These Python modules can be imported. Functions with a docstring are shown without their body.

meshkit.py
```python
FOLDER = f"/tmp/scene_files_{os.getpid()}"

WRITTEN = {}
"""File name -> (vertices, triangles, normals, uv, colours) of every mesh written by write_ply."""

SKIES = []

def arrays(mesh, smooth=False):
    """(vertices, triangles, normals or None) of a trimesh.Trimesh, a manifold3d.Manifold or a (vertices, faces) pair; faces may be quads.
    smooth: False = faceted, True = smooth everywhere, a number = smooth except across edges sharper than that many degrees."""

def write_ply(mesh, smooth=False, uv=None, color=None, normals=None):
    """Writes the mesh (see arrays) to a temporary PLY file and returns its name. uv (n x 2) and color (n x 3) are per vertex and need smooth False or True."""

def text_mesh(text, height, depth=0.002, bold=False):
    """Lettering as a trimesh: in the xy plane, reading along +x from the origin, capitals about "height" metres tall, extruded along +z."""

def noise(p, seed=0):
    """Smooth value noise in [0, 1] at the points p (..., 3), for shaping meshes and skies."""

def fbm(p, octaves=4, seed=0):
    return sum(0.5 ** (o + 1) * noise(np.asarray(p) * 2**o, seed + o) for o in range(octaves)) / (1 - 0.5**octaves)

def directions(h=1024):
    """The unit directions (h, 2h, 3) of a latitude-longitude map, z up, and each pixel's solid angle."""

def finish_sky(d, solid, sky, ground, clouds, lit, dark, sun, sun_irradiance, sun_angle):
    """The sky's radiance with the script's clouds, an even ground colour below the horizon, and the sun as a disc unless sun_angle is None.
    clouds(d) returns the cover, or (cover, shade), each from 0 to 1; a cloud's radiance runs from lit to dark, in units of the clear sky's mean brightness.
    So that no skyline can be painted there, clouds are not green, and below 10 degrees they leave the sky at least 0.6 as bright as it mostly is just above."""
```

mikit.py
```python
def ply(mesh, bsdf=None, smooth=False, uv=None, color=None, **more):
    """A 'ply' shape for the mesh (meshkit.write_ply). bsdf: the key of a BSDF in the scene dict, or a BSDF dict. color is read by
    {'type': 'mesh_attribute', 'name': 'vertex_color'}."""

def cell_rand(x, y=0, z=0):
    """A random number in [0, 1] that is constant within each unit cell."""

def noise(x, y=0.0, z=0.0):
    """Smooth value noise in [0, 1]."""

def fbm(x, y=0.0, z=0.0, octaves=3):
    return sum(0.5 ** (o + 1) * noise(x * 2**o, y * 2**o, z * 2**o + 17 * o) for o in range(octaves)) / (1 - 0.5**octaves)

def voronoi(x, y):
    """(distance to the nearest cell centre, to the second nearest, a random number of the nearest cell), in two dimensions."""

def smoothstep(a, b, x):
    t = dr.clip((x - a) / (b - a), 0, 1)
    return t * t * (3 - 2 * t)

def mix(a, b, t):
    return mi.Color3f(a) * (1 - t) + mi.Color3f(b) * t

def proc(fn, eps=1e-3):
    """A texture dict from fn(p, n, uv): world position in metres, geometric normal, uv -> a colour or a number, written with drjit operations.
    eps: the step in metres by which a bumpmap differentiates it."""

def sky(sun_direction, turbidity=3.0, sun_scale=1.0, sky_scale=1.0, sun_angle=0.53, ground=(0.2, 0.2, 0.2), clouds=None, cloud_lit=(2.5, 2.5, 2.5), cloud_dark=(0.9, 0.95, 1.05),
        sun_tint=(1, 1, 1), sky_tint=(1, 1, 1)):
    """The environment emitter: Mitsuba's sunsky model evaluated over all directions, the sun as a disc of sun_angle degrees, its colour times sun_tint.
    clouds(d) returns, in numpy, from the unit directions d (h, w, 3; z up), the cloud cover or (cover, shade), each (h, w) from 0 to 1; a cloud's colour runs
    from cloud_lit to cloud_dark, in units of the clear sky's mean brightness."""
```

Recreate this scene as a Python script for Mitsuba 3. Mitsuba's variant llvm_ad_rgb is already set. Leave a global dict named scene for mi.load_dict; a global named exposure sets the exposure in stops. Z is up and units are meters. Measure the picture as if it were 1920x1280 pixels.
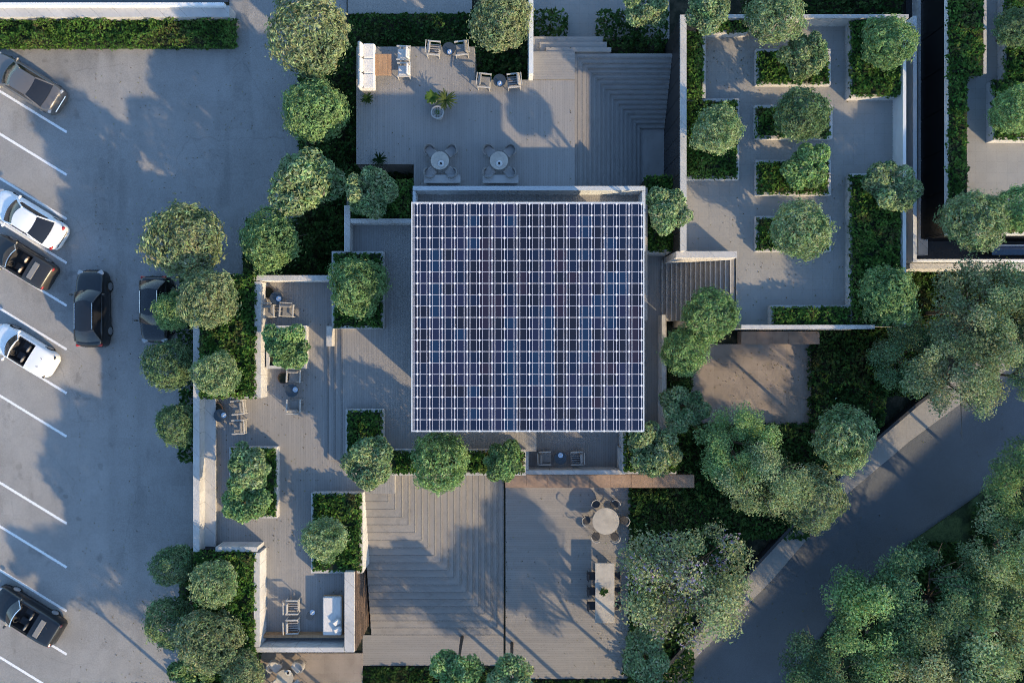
import math, numpy as np, trimesh, drjit as dr, mitsuba as mi, mikit, meshkit
from shapely.geometry import Polygon
from mikit import proc, noise, fbm, voronoi, cell_rand, smoothstep, mix
T = mi.ScalarTransform4f
scene, labels = {}, {}

# ---------------------------------------------------------------- camera, sky, exposure
CAM_H, FOC = 45.0, 1350.0                     # metres above the parking lot; focal length in photo pixels (1920 wide)
scene['camera'] = dict(type='perspective', fov=2 * math.degrees(math.atan(960 / FOC)), fov_axis='x', near_clip=1.0, far_clip=2000.0,
                       to_world=T().look_at(origin=[0, 0, CAM_H], target=[0, 0, 0], up=[0, 1, 0]))
SUN_EL = math.radians(22)
scene['sky_light'] = mikit.sky([0.75 * math.cos(SUN_EL), -0.66 * math.cos(SUN_EL), math.sin(SUN_EL)], turbidity=3, sun_angle=0.8, sky_scale=2.1, sun_tint=(0.94, 0.95, 0.94), sky_tint=(0.94, 1.0, 1.11))
exposure = 2.38
BLOCK_H = 9.3  # height of the added block, set by how far its shade reaches

# ---------------------------------------------------------------- helpers
rng = np.random.default_rng(7)


def W(px, py, z=0.0):
    """The ground plan is measured in photo pixels; this is the place in metres of a point that lies at height z."""
    s = (CAM_H - z) / FOC
    return (px - 960) * s, (640 - py) * s


_count = {}


def numbered(name):
    if name not in _count:
        _count[name] = 0
        return name
    _count[name] += 1
    return f'{name}_{_count[name]:03d}'


def tag(key, label=None, cat=None, group=None, kind=None):
    d = labels.setdefault(key, {})
    for k, v in (('label', label), ('category', cat), ('group', group), ('kind', kind)):
        if v:
            d[k] = v
    return key


def put(key, shape, to_world=None):
    scene[key] = shape if to_world is None else {**shape, 'to_world': to_world}
    return key


def box(x0, x1, y0, y1, z0, z1):
    m = trimesh.creation.box(extents=[abs(x1 - x0), abs(y1 - y0), abs(z1 - z0)])
    m.apply_translation([(x0 + x1) / 2, (y0 + y1) / 2, (z0 + z1) / 2])
    return m


def rect(px0, py0, px1, py1, z):
    x0, y1 = W(px0, py0, z)
    x1, y0 = W(px1, py1, z)
    return x0, x1, y0, y1


def pbox(px0, py0, px1, py1, z1, z0=-0.1):
    return box(*rect(px0, py0, px1, py1, z1), z0, z1)


def rbox(w, d, h, c=0.03, at=(0, 0, 0)):
    """A box with chamfered edges, its bottom at z=0."""
    p = []
    for sx in (-1, 1):
        for sy in (-1, 1):
            for sz in (-1, 1):
                a, b, e = w / 2, d / 2, h / 2
                p += [[sx * a, sy * (b - c), sz * (e - c)], [sx * (a - c), sy * b, sz * (e - c)], [sx * (a - c), sy * (b - c), sz * e]]
    m = trimesh.convex.convex_hull(np.array(p))
    m.apply_translation([at[0], at[1], at[2] + h / 2])
    return m


def cyl(r, h, at=(0, 0, 0), n=20, r2=None):
    r2 = r if r2 is None else r2
    a = np.arange(n) * 2 * np.pi / n
    v = np.vstack([np.c_[r * np.cos(a), r * np.sin(a), a * 0], np.c_[r2 * np.cos(a), r2 * np.sin(a), a * 0 + h], [[0, 0, 0], [0, 0, h]]])
    i, j = np.arange(n), (np.arange(n) + 1) % n
    f = np.vstack([np.c_[i, j, j + n], np.c_[i, j + n, i + n], np.c_[j, i, i * 0 + 2 * n], np.c_[i + n, j + n, i * 0 + 2 * n + 1]])
    m = trimesh.Trimesh(v, f, process=False)
    m.apply_translation(at)
    return m


def rod(a, b, r0, r1=None, n=6):
    a, b = np.array(a, float), np.array(b, float)
    r1 = r0 if r1 is None else r1
    m = cyl(r0, np.linalg.norm(b - a), n=n, r2=r1)
    m.apply_transform(trimesh.geometry.align_vectors([0, 0, 1], (b - a) / np.linalg.norm(b - a)))
    m.apply_translation(a)
    return m


def cat(*ms):
    return trimesh.util.concatenate([m for m in ms])


def ring(r0, r1, z0, z1, n=24):
    a = np.arange(n) * 2 * np.pi / n
    c, s = np.cos(a), np.sin(a)
    v = np.vstack([np.c_[r * c, r * s, c * 0 + z] for r, z in ((r0, z0), (r1, z0), (r1, z1), (r0, z1))])
    i, j = np.arange(n), (np.arange(n) + 1) % n
    f = [q for k in range(4) for q in (np.c_[i + k * n, j + k * n, j + ((k + 1) % 4) * n], np.c_[i + k * n, j + ((k + 1) % 4) * n, i + ((k + 1) % 4) * n])]
    return trimesh.Trimesh(v, np.vstack(f), process=False)


def poly(points, z1, z0=None):
    """An extruded polygon of photo points measured at height z1."""
    g = Polygon([W(a, b, z1) for a, b in points])
    m = trimesh.creation.extrude_polygon(g, z1 - z0 if z0 is not None else 0.003, engine='earcut')
    m.apply_translation([0, 0, z0 if z0 is not None else z1 - 0.003])
    return m


def leaves(c, n, size, tint, seed, aspect=0.55, jitter=0.25):
    """Folded four-point leaves at the points c that face roughly along n; tint (k, 3) per-leaf base colours."""
    r = np.random.default_rng(seed)
    k = len(c)
    n = n / (np.linalg.norm(n, axis=1, keepdims=True) + 1e-9)
    t = np.cross(n, r.normal(size=(k, 3)))
    t /= np.linalg.norm(t, axis=1, keepdims=True) + 1e-9
    b = np.cross(n, t)
    s = (size * r.uniform(0.7, 1.3, k))[:, None]
    bend = r.uniform(0.05, 0.3, (k, 1))
    v = np.stack([c - t * s * 0.5, c + b * s * aspect * 0.5 - t * s * 0.05 + n * s * bend * 0.5, c + t * s * 0.5 - n * s * bend, c - b * s * aspect * 0.5 - t * s * 0.05 + n * s * bend * 0.5], 1).reshape(-1, 3)
    i = np.arange(k)[:, None] * 4
    f = np.stack([i + [[0, 2, 1]], i + [[0, 3, 2]]], 1).reshape(-1, 3)
    col = np.clip(tint * (1 + jitter * r.normal(size=(k, 1))) * (1 + 0.08 * r.normal(size=(k, 3))), 0.004, 0.6)
    return trimesh.Trimesh(v, f, process=False), np.repeat(col, 4, 0)


# ---------------------------------------------------------------- materials
def mat(key, **d):
    scene[key] = d
    return key


def plain(key, rgb, rough=0.6, **more):
    return mat(key, type='twosided', bsdf=dict(type='principled', base_color=dict(type='rgb', value=list(rgb)), roughness=rough, **more))


def procm(key, fn, rough=0.8, **more):
    return mat(key, type='twosided', bsdf=dict(type='principled', base_color=proc(fn), roughness=rough, **more))


def f_asphalt(p, n, uv):
    a = fbm(p.x * 0.35, p.y * 0.35, 0.0, 4)
    g = noise(p.x * 22, p.y * 22)
    st = smoothstep(0.62, 0.8, fbm(p.x * 0.9 + 40, p.y * 0.22, 3.0, 3))
    tile = 0.02 * cell_rand(dr.floor(p.x / 0.6), dr.floor(p.y / 0.6), 5)
    v = 0.235 + 0.09 * (a - 0.5) + 0.06 * (g - 0.5) + tile - 0.035 * st
    wx, wy = p.x + 0.5 * fbm(p.x * 1.1, p.y * 1.1, 2.0, 3), p.y + 0.5 * fbm(p.x * 1.1 + 9, p.y * 1.1, 5.0, 3)
    d1, d2, w = voronoi(wx / 4.5, wy / 4.5)
    crack = (1 - smoothstep(0.004, 0.012, d2 - d1)) * smoothstep(0.45, 0.6, noise(p.x * 0.25, p.y * 0.25, 4.0))
    oil = smoothstep(0.72, 0.84, fbm(p.x * 1.4, p.y * 1.4, 11.0, 3)) * smoothstep(-24.0, -26.0, p.x)
    track = dr.exp(-dr.square((p.x + 25.0) / 0.35)) + dr.exp(-dr.square((p.x + 23.3) / 0.35))
    v = v * (1 - 0.14 * crack) * (1 - 0.22 * oil) * (1 - 0.07 * track)
    patch = (dr.abs(p.x + 20.2) < 1.1) & (dr.abs(p.y + 7.4) < 2.3) | (dr.abs(p.x + 17.4) < 1.6) & (dr.abs(p.y - 11.2) < 0.8)
    v = v * dr.select(patch, 0.965, 1.0)
    return mi.Color3f(v * 1.0, v * 0.985, v * 0.97)


def f_road(p, n, uv):
    v = 0.10 + 0.03 * (fbm(p.x * 0.5, p.y * 0.5, 1.0, 3) - 0.5) + 0.022 * (noise(p.x * 25, p.y * 25) - 0.5)
    return mi.Color3f(v * 0.88, v * 1.0, v * 1.16)


def planks(c, w, along, gap=0.012):
    def fn(p, n, uv):
        a, b = (p.x, p.y) if along == 'y' else (p.y, p.x)
        u = a / w
        k = dr.floor(u)
        e = dr.abs(u - k - 0.5) * w
        joint = 1 - smoothstep(w / 2 - gap, w / 2 - gap * 0.4, e)
        off = cell_rand(k, 0, 9) * 2.4
        j2 = (b + off) / 2.4
        ee = dr.abs(j2 - dr.floor(j2) - 0.5) * 2.4
        joint = joint * (1 - 0.6 * smoothstep(1.192, 1.198, ee))
        tone = 0.93 + 0.10 * cell_rand(k, dr.floor(j2), 2) + 0.12 * (fbm(a * 9, b * 0.8, 2.0, 3) - 0.5) + 0.16 * (fbm(p.x * 0.3, p.y * 0.3, 7.0, 3) - 0.5)
        return mi.Color3f(*c) * tone * (0.74 + 0.26 * joint)
    return fn


def tiles(c, s, var=0.12, blot=0.25, gap=0.008):
    def fn(p, n, uv):
        u, v = p.x / s, p.y / s
        e = dr.maximum(dr.abs(u - dr.floor(u) - 0.5), dr.abs(v - dr.floor(v) - 0.5)) * s
        joint = 1 - 0.22 * smoothstep(s / 2 - gap, s / 2 - gap * 0.4, e)
        tone = 1 - var / 2 + var * cell_rand(dr.floor(u), dr.floor(v), 4) + blot * (fbm(p.x * 1.3, p.y * 1.3, 3.0, 4) - 0.5) + 0.08 * (noise(p.x * 18, p.y * 18) - 0.5)
        return mi.Color3f(*c) * tone * joint
    return fn


def stone(c, f=0.9, amp=0.22, joints=False):
    def fn(p, n, uv):
        tone = 1 + amp * (fbm(p.x * f, p.y * f, p.z * f * 1.5, 4) - 0.5) * 2 + 0.08 * (noise(p.x * 20, p.y * 20, p.z * 20) - 0.5)
        streak = smoothstep(0.55, 0.8, fbm(p.x * 3.1, p.y * 3.1, p.z * 0.4, 3))
        u = (p.x + p.y) / 1.35
        jt = smoothstep(0.488, 0.494, dr.abs(u - dr.floor(u) - 0.5)) * (1.0 if joints else 0.0)
        one = 1 + (0.10 * (cell_rand(dr.floor(u + 0.5), 3, 1) - 0.5) if joints else 0.0)
        return mi.Color3f(*c) * tone * one * (1 - 0.13 * streak) * (1 - 0.45 * jt)
    return fn


def f_soil(p, n, uv):
    t = fbm(p.x * 2.3, p.y * 2.3, 0.0, 4)
    return mix([0.012, 0.016, 0.008], [0.05, 0.045, 0.028], smoothstep(0.35, 0.75, t)) * (0.7 + 0.6 * noise(p.x * 14, p.y * 14))


def f_grass(p, n, uv):
    t = fbm(p.x * 1.7, p.y * 1.7, 0.0, 4)
    return mix([0.012, 0.028, 0.01], [0.05, 0.085, 0.03], smoothstep(0.35, 0.7, t)) * (0.6 + 0.8 * noise(p.x * 17, p.y * 17))


def f_wood(p, n, uv):
    g = fbm(p.x * 14, p.y * 1.5, p.z * 4, 3)
    return mix([0.30, 0.16, 0.08], [0.46, 0.28, 0.15], g)


def f_clad(p, n, uv):
    r = dr.floor(p.z / 0.17)
    e = dr.abs(p.z / 0.17 - r - 0.5)
    s = (p.x + p.y) / 0.7 + cell_rand(r, 0, 3) * 5
    es = dr.abs(s - dr.floor(s) - 0.5)
    j = (1 - 0.7 * smoothstep(0.43, 0.48, e)) * (1 - 0.7 * smoothstep(0.47, 0.49, es))
    return mix([0.05, 0.036, 0.03], [0.13, 0.09, 0.07], cell_rand(r, dr.floor(s), 7)) * j * (0.7 + 0.6 * fbm(p.x * 4, p.y * 4, p.z * 4, 3))


procm('m_asphalt', f_asphalt, 0.85)
procm('m_road', f_road, 0.7)
procm('m_deck', planks([0.258, 0.247, 0.238], 0.14, 'y'), 0.7)
procm('m_deck_across', planks([0.25, 0.237, 0.225], 0.14, 'x'), 0.7)
procm('m_garden_paving', tiles([0.27, 0.262, 0.25], 0.6, 0.05, 0.16), 0.75)
procm('m_patio', tiles([0.25, 0.212, 0.185], 0.9, 0.16, 0.5), 0.75)
procm('m_step', stone([0.245, 0.232, 0.22], 1.2, 0.12), 0.75)
procm('m_wall', stone([0.44, 0.43, 0.42], 0.9, 0.22, True), 0.8)
procm('m_brown_stone', stone([0.27, 0.19, 0.145], 2.2, 0.4), 0.75)
procm('m_cladding', f_clad, 0.6)
procm('m_soil', f_soil, 0.95)
procm('m_grass', f_grass, 0.95)
procm('m_wood', f_wood, 0.5)
procm('m_bark', stone([0.09, 0.07, 0.055], 5, 0.5), 0.9)
procm('m_stone_top', stone([0.43, 0.40, 0.355], 2.5, 0.25), 0.45)
plain('m_nosing', (0.15, 0.143, 0.137), 0.6)
plain('m_white_paint', (0.72, 0.73, 0.74), 0.6)
plain('m_coping', (0.62, 0.63, 0.63), 0.6)
plain('m_dark_metal', (0.02, 0.021, 0.024), 0.45)
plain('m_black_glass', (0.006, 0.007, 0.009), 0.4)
plain('m_blue_glass', (0.02, 0.07, 0.16), 0.08, clearcoat=1.0)
plain('m_roof_edge', (0.5, 0.53, 0.56), 0.4)
plain('m_roof_deck', (0.10, 0.11, 0.12), 0.7)
plain('m_grid_line', (0.40, 0.40, 0.46), 0.4)
plain('m_solder', (0.9, 0.9, 0.92), 0.3)
for i, c in enumerate([(0.007, 0.007, 0.016), (0.012, 0.014, 0.042), (0.006, 0.022, 0.062), (0.018, 0.011, 0.024), (0.005, 0.010, 0.032)]):
    plain(f'm_cell_{i}', c, 0.28, clearcoat=0.5, clearcoat_gloss=0.9)
plain('m_white_fabric', (0.60, 0.58, 0.56), 0.9)
plain('m_grey_fabric', (0.20, 0.195, 0.19), 0.9)
plain('m_light_fabric', (0.30, 0.29, 0.285), 0.9)
plain('m_charcoal', (0.035, 0.035, 0.04), 0.7)
plain('m_dark_brown', (0.07, 0.045, 0.035), 0.6)
plain('m_cream_frame', (0.42, 0.40, 0.37), 0.5)
plain('m_ceramic', (0.6, 0.59, 0.57), 0.3)
plain('m_concrete_pot', (0.34, 0.34, 0.34), 0.8)
mat('m_clear_glass', type='thindielectric')
plain('m_smoked_glass', (0.03, 0.04, 0.05), 0.06, clearcoat=1.0)
plain('m_tyre', (0.012, 0.012, 0.012), 0.8)
plain('m_rim', (0.45, 0.46, 0.47), 0.3, metallic=0.9)
plain('m_chrome', (0.75, 0.76, 0.78), 0.15, metallic=1.0)
plain('m_paint_white', (0.8, 0.8, 0.8), 0.3, clearcoat=1.0, clearcoat_gloss=0.95)
plain('m_paint_black', (0.008, 0.009, 0.011), 0.25, clearcoat=1.0, clearcoat_gloss=0.97)
plain('m_paint_bronze', (0.17, 0.155, 0.145), 0.3, metallic=0.4, clearcoat=1.0, clearcoat_gloss=0.95)
plain('m_paint_graphite', (0.035, 0.033, 0.032), 0.3, metallic=0.3, clearcoat=1.0)
plain('m_car_glass', (0.012, 0.013, 0.016), 0.06, clearcoat=1.0, clearcoat_gloss=1.0)
plain('m_red_lamp', (0.35, 0.01, 0.01), 0.15, clearcoat=1.0)
plain('m_clear_lamp', (0.35, 0.36, 0.38), 0.15, clearcoat=1.0)
plain('m_beige_leather', (0.55, 0.47, 0.38), 0.6)
mat('m_leaf', type='principledthin', base_color=dict(type='mesh_attribute', name='vertex_color'), roughness=0.55, diff_trans=0.7, spec_trans=0.0, eta=1.35)
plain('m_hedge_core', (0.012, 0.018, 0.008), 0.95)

# ---------------------------------------------------------------- the setting: ground, parking, road, decks
put('ground', mikit.ply(box(-300, 300, -300, 300, -0.5, 0.0), 'm_soil')); tag('ground', kind='structure')
park = [(-700, 86), (430, 86), (430, -500), (650, -500), (650, 28), (560, 132), (560, 420), (458, 425), (455, 520), (362, 520), (362, 1034), (336, 1034), (336, 1800), (-700, 1800)]
put('parking_lot', mikit.ply(poly(park, 0.006), 'm_asphalt')); tag('parking_lot', kind='structure')
inner = [(2100, 475), (1905, 620), (1720, 756), (1635, 829), (1520, 946), (1415, 1060), (1248, 1250), (1120, 1410), (800, 1800)]
outer = [(2250, 420), (1960, 640), (1708, 825), (1582, 931), (1448, 1086), (1271, 1267), (1150, 1420), (860, 1800)]
far_side = [(2500, 500), (1990, 818), (1812, 945), (1715, 1012), (1590, 1130), (1470, 1290), (1080, 1800)]
put('road', mikit.ply(poly(outer + far_side[::-1], 0.01), 'm_road')); tag('road', kind='structure')
put('sidewalk', mikit.ply(poly(inner + outer[::-1], 0.13, -0.1), 'm_garden_paving')); tag('sidewalk', kind='structure')
put('grass_verge', mikit.ply(poly(far_side + [(1500, 2000), (2800, 2000), (2800, 500)], 0.12, -0.1), 'm_grass')); tag('grass_verge', kind='structure')
m = []
for a, b in zip(inner[:-1], inner[1:]):
    (x0, y0), (x1, y1) = W(*a, 0.5), W(*b, 0.5)
    d = np.array([x1 - x0, y1 - y0]); L = np.linalg.norm(d); d /= L; nn = np.array([-d[1], d[0]]) * 0.09
    q = [(x0 - nn[0], y0 - nn[1]), (x1 - nn[0], y1 - nn[1]), (x1 + nn[0], y1 + nn[1]), (x0 + nn[0], y0 + nn[1])]
    g = trimesh.creation.extrude_polygon(Polygon(q), 0.75, engine='earcut'); g.apply_translation([0, 0, -0.1]); m.append(g)
k = put('garden_wall', mikit.ply(cat(*m), 'm_dark_metal')); tag(k, 'low dark garden wall edging the pale pavement along the road', 'wall')
for (a, b, c, d, z, mt, key) in ((652, -500, 885, 26, 0.1, 'm_garden_paving', 'path'), (1000, -500, 1255, 74, 0.1, 'm_garden_paving', 'path'),
                                  (1296, 645, 1521, 796, 0.12, 'm_patio', 'patio'), (-700, -500, 428, 4, 0.05, 'm_road', 'lane'), (484, 1224, 680, 1500, 0.1, 'm_patio', 'patio')):
    key = numbered(key); put(key, mikit.ply(pbox(a, b, c, d, z), mt)); tag(key, kind='structure')
key = put('lawn_strip', mikit.ply(pbox(-700, 84, 440, 91, 0.1), 'm_grass')); tag(key, kind='structure')

DECK = 3.0
decks = [('terrace', [(668, 88), (890, 88), (890, 150), (1078, 150), (1078, 352), (776, 352), (776, 308), (668, 308)], DECK, 'm_deck'),
         ('terrace', [(996, 97), (1078, 97), (1078, 149), (996, 149)], DECK + 0.06, 'm_deck_across'),
         ('terrace', [(478, 518), (662, 518), (662, 1220), (478, 1220), (478, 1034), (364, 1034), (364, 738), (478, 738)], DECK, 'm_deck'),
         ('terrace', [(650, 352), (1006, 352), (1006, 846), (650, 846)], 3.45, 'm_deck'),
         ('terrace', [(662, 846), (740, 846), (740, 925), (662, 925)], DECK, 'm_deck'),
         ('terrace', [(1006, 352), (1214, 352), (1214, 600), (1006, 600)], 3.40, 'm_deck'),
         ('terrace', [(1207, 470), (1250, 470), (1250, 806), (1207, 806)], 1.0, 'm_deck'),
         ('balcony_floor', [(985, 740), (1168, 740), (1168, 882), (985, 882)], 1.0, 'm_deck'),
         ('terrace', [(1284, 30), (1698, 30), (1698, 612), (1285, 612), (1285, 600), (1380, 600), (1380, 480), (1284, 480)], 3.3, 'm_garden_paving'),
         ('deck', [(680, 1190), (944, 1190), (944, 1247), (680, 1247)], 0.05, 'm_deck_across'),
         ('deck', [(948, 890), (1182, 890), (1182, 1272), (948, 1272)], 0.08, 'm_deck_across')]
for name, pts, z, mt in decks:
    key = numbered(name); put(key, mikit.ply(poly(pts, z, -0.1 if z < 3.2 or mt != 'm_deck' else 0.5), mt)); tag(key, kind='structure')


def stairs(name, steps, mt='m_step'):
    key = numbered(name); tag(key, kind='structure')
    for i, m in enumerate(steps):
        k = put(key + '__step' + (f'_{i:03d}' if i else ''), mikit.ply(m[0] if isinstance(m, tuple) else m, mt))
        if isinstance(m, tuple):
            put(k + '__nosing_or_lit_edge', mikit.ply(m[1], m[2] if len(m) > 2 else 'm_nosing'))


# south flight: L-shaped steps that fall from the terrace corner to the lower deck
x0, y1 = W(678, 892, DECK)
xa, ya, xb, yb = -7.59, -8.9, -0.52, -18.3
n = 20
st = []
for k in range(n):
    a, b, z = xa + (xb - xa) * k / (n - 1), ya + (yb - ya) * k / (n - 1), DECK - 0.15 * k - 0.01
    st.append((box(x0, a, b, y1, z - 0.136, z), cat(box(x0, a - 0.07, b + 0.02, b + 0.07, z - 0.02, z + 0.003), box(a - 0.07, a - 0.02, b + 0.02, y1, z - 0.02, z + 0.003))))
stairs('garden_stairs', st)
# upper flight: L-shaped steps that fall into the sunken court before the screen wall
xa, ya, xe, ye = 3.60, 16.84, 9.38, 9.1
st, n = [], 15
for k in range(n):
    z = DECK - 0.15 * (k + 1)
    a, b = xa + 0.285 * k, ya - 0.25 * k
    st.append((cat(box(a, a + 0.285, ye, b, -0.1, z), box(a + 0.285, xe, b - 0.25, b, -0.1, z)), cat(box(a + 0.215, a + 0.265, ye, b - 0.185, z - 0.02, z + 0.003), box(a + 0.265, xe, b - 0.235, b - 0.185, z - 0.02, z + 0.003))))
stairs('court_stairs', st)
put('court', mikit.ply(box(xa + 0.285 * n, xe, ye, ya - 0.25 * n, -0.1, DECK - 0.15 * (n + 1)), 'm_step')); tag('court', kind='structure')
# east flight between the roof garden and the deck beside the house
st, n = [], 15
xr, xl = W(1377, 0, 3.2)[0], W(1240, 0, 1.0)[0]
yt, yb = W(0, 480, 3)[1], W(0, 600, 3)[1]
for k in range(n):
    a = xl + (xr - xl) * k / n
    z = 1.0 + 0.15 * (k + 0.97)
    st.append((box(a, a + (xr - xl) / n, yb, yt, -0.1, z), box(a - 0.012, a + 0.05, yb + 0.02, yt - 0.02, z - 0.04, z + 0.004), 'm_wall'))  # pale strip paints the sunlit edge of each tread into the colour
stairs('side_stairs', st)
# three steps between the west terrace and the deck round the house
st = [(pbox(a, 606, 651, 862, DECK + 0.15 * (i + 1) - 0.006, 2.9), pbox(a + 0.3, 606.5, a + 2.6, 861.5, DECK + 0.15 * (i + 1) - 0.002, 2.95)) for i, a in enumerate((614, 627, 640))]
stairs('terrace_steps', st, 'm_deck')
st = [pbox(1000 + 12 * i, 69 + 10 * i, 1130 + 8 * i, 97, 3.0 - 0.15 * (2 - i), 0) for i in range(3)]
stairs('entrance_steps', st)

# ---------------------------------------------------------------- walls
walls = [  # px0, py0, px1, py1, top, bottom, material, label
    (475, 516, 622, 526, 4.1, 'm_wall', 'pale terrace wall behind the two armchairs nearest the round planter tree'),
    (477, 528, 489, 736, 4.1, 'm_wall', 'long pale wall between the shrub bed and the left terrace seats'),
    (432, 736, 489, 746, 4.1, 'm_wall', 'short pale wall end above the two armchairs by the parking side'),
    (362, 588, 374, 1034, 4.1, 'm_wall', 'long narrow pale wall top along the parking lane'),
    (404, 1025, 482, 1034, 4.1, 'm_wall', 'pale wall closing the left end of the terrace above the corner shrubs'),
    (476, 1036, 487, 1212, 4.1, 'm_wall', 'pale wall left of the two slatted armchairs near the daybed'),
    (475, 1213, 645, 1222, 4.1, 'm_wall', 'pale wall below the daybed terrace, above the lower table'),
    (646, 1072, 664, 1222, 4.1, 'm_wall', 'broad pale wall cap beside the daybed, dark stone on its outer side'),
    (645, 385, 656, 472, 4.2, 'm_wall', 'upright pale wall left of the shaded deck below the upper shrub bed'),
    (657, 410, 772, 418, 4.2, 'm_wall', 'pale wall between the upper shrub bed and the shaded deck by the roof'),
    (992, -40, 1000, 138, 4.1, 'm_coping', 'long white wall beside the top lawn and the entrance path'),
    (1277, 28, 1286, 470, 5.0, 'm_wall', None),
    (1287, 27, 1704, 34, 4.4, 'm_wall', 'pale wall along the top edge of the roof garden'),
    (1693, 35, 1699, 608, 4.4, 'm_coping', 'thin pale wall along the right edge of the roof garden'),
    (1390, 609, 1640, 616, 4.4, 'm_wall', 'thin pale wall along the lower edge of the roof garden'),
    (1268, 471, 1382, 483, 4.4, 'm_wall', 'pale wall at the head of the side stairs'),
    (1241, 590, 1248, 800, 2.1, 'm_wall', 'narrow shaded wall right of the solar roof'),
    (1209, 799, 1249, 806, 2.1, 'm_wall', 'short pale wall below the right corner of the solar roof'),
    (985, 830, 991, 880, 2.1, 'm_wall', 'short pale wall left of the two dark balcony armchairs'),
    (1162, 840, 1168, 880, 2.1, 'm_wall', 'short pale wall right of the dark balcony'),
    (984, 881, 1172, 889, 2.1, 'm_wall', 'pale parapet below the two dark balcony armchairs'),
    (1712, 30, 1719, 486, 2.6, 'm_coping', 'thin dull metal coping running down beside the dark light well'),
    (1712, 486, 2100, 491, 2.6, 'm_white_paint', 'bright white rail across the bottom of the light well'),
    (1706, 494, 2100, 504, 2.3, 'm_wall', 'weathered stone kerb above the wooded bank at right'),
    (-700, 5, 420, 11, 1.25, 'm_white_paint', 'long white rail above the clipped hedge at top left'),
    (-700, 11, 430, 32, 1.0, 'm_wall', 'broad beige wall top behind the clipped hedge at top left'),
    (612, 611, 622, 649, 4.0, 'm_wall', 'small pale pier at the top of the three terrace steps'),
]
for a, b, c, d, z, mt, lab in walls:
    if lab:
        key = numbered('wall'); put(key, mikit.ply(pbox(a, b, c, d, z, 0.0), mt)); tag(key, lab, 'wall')
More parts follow.
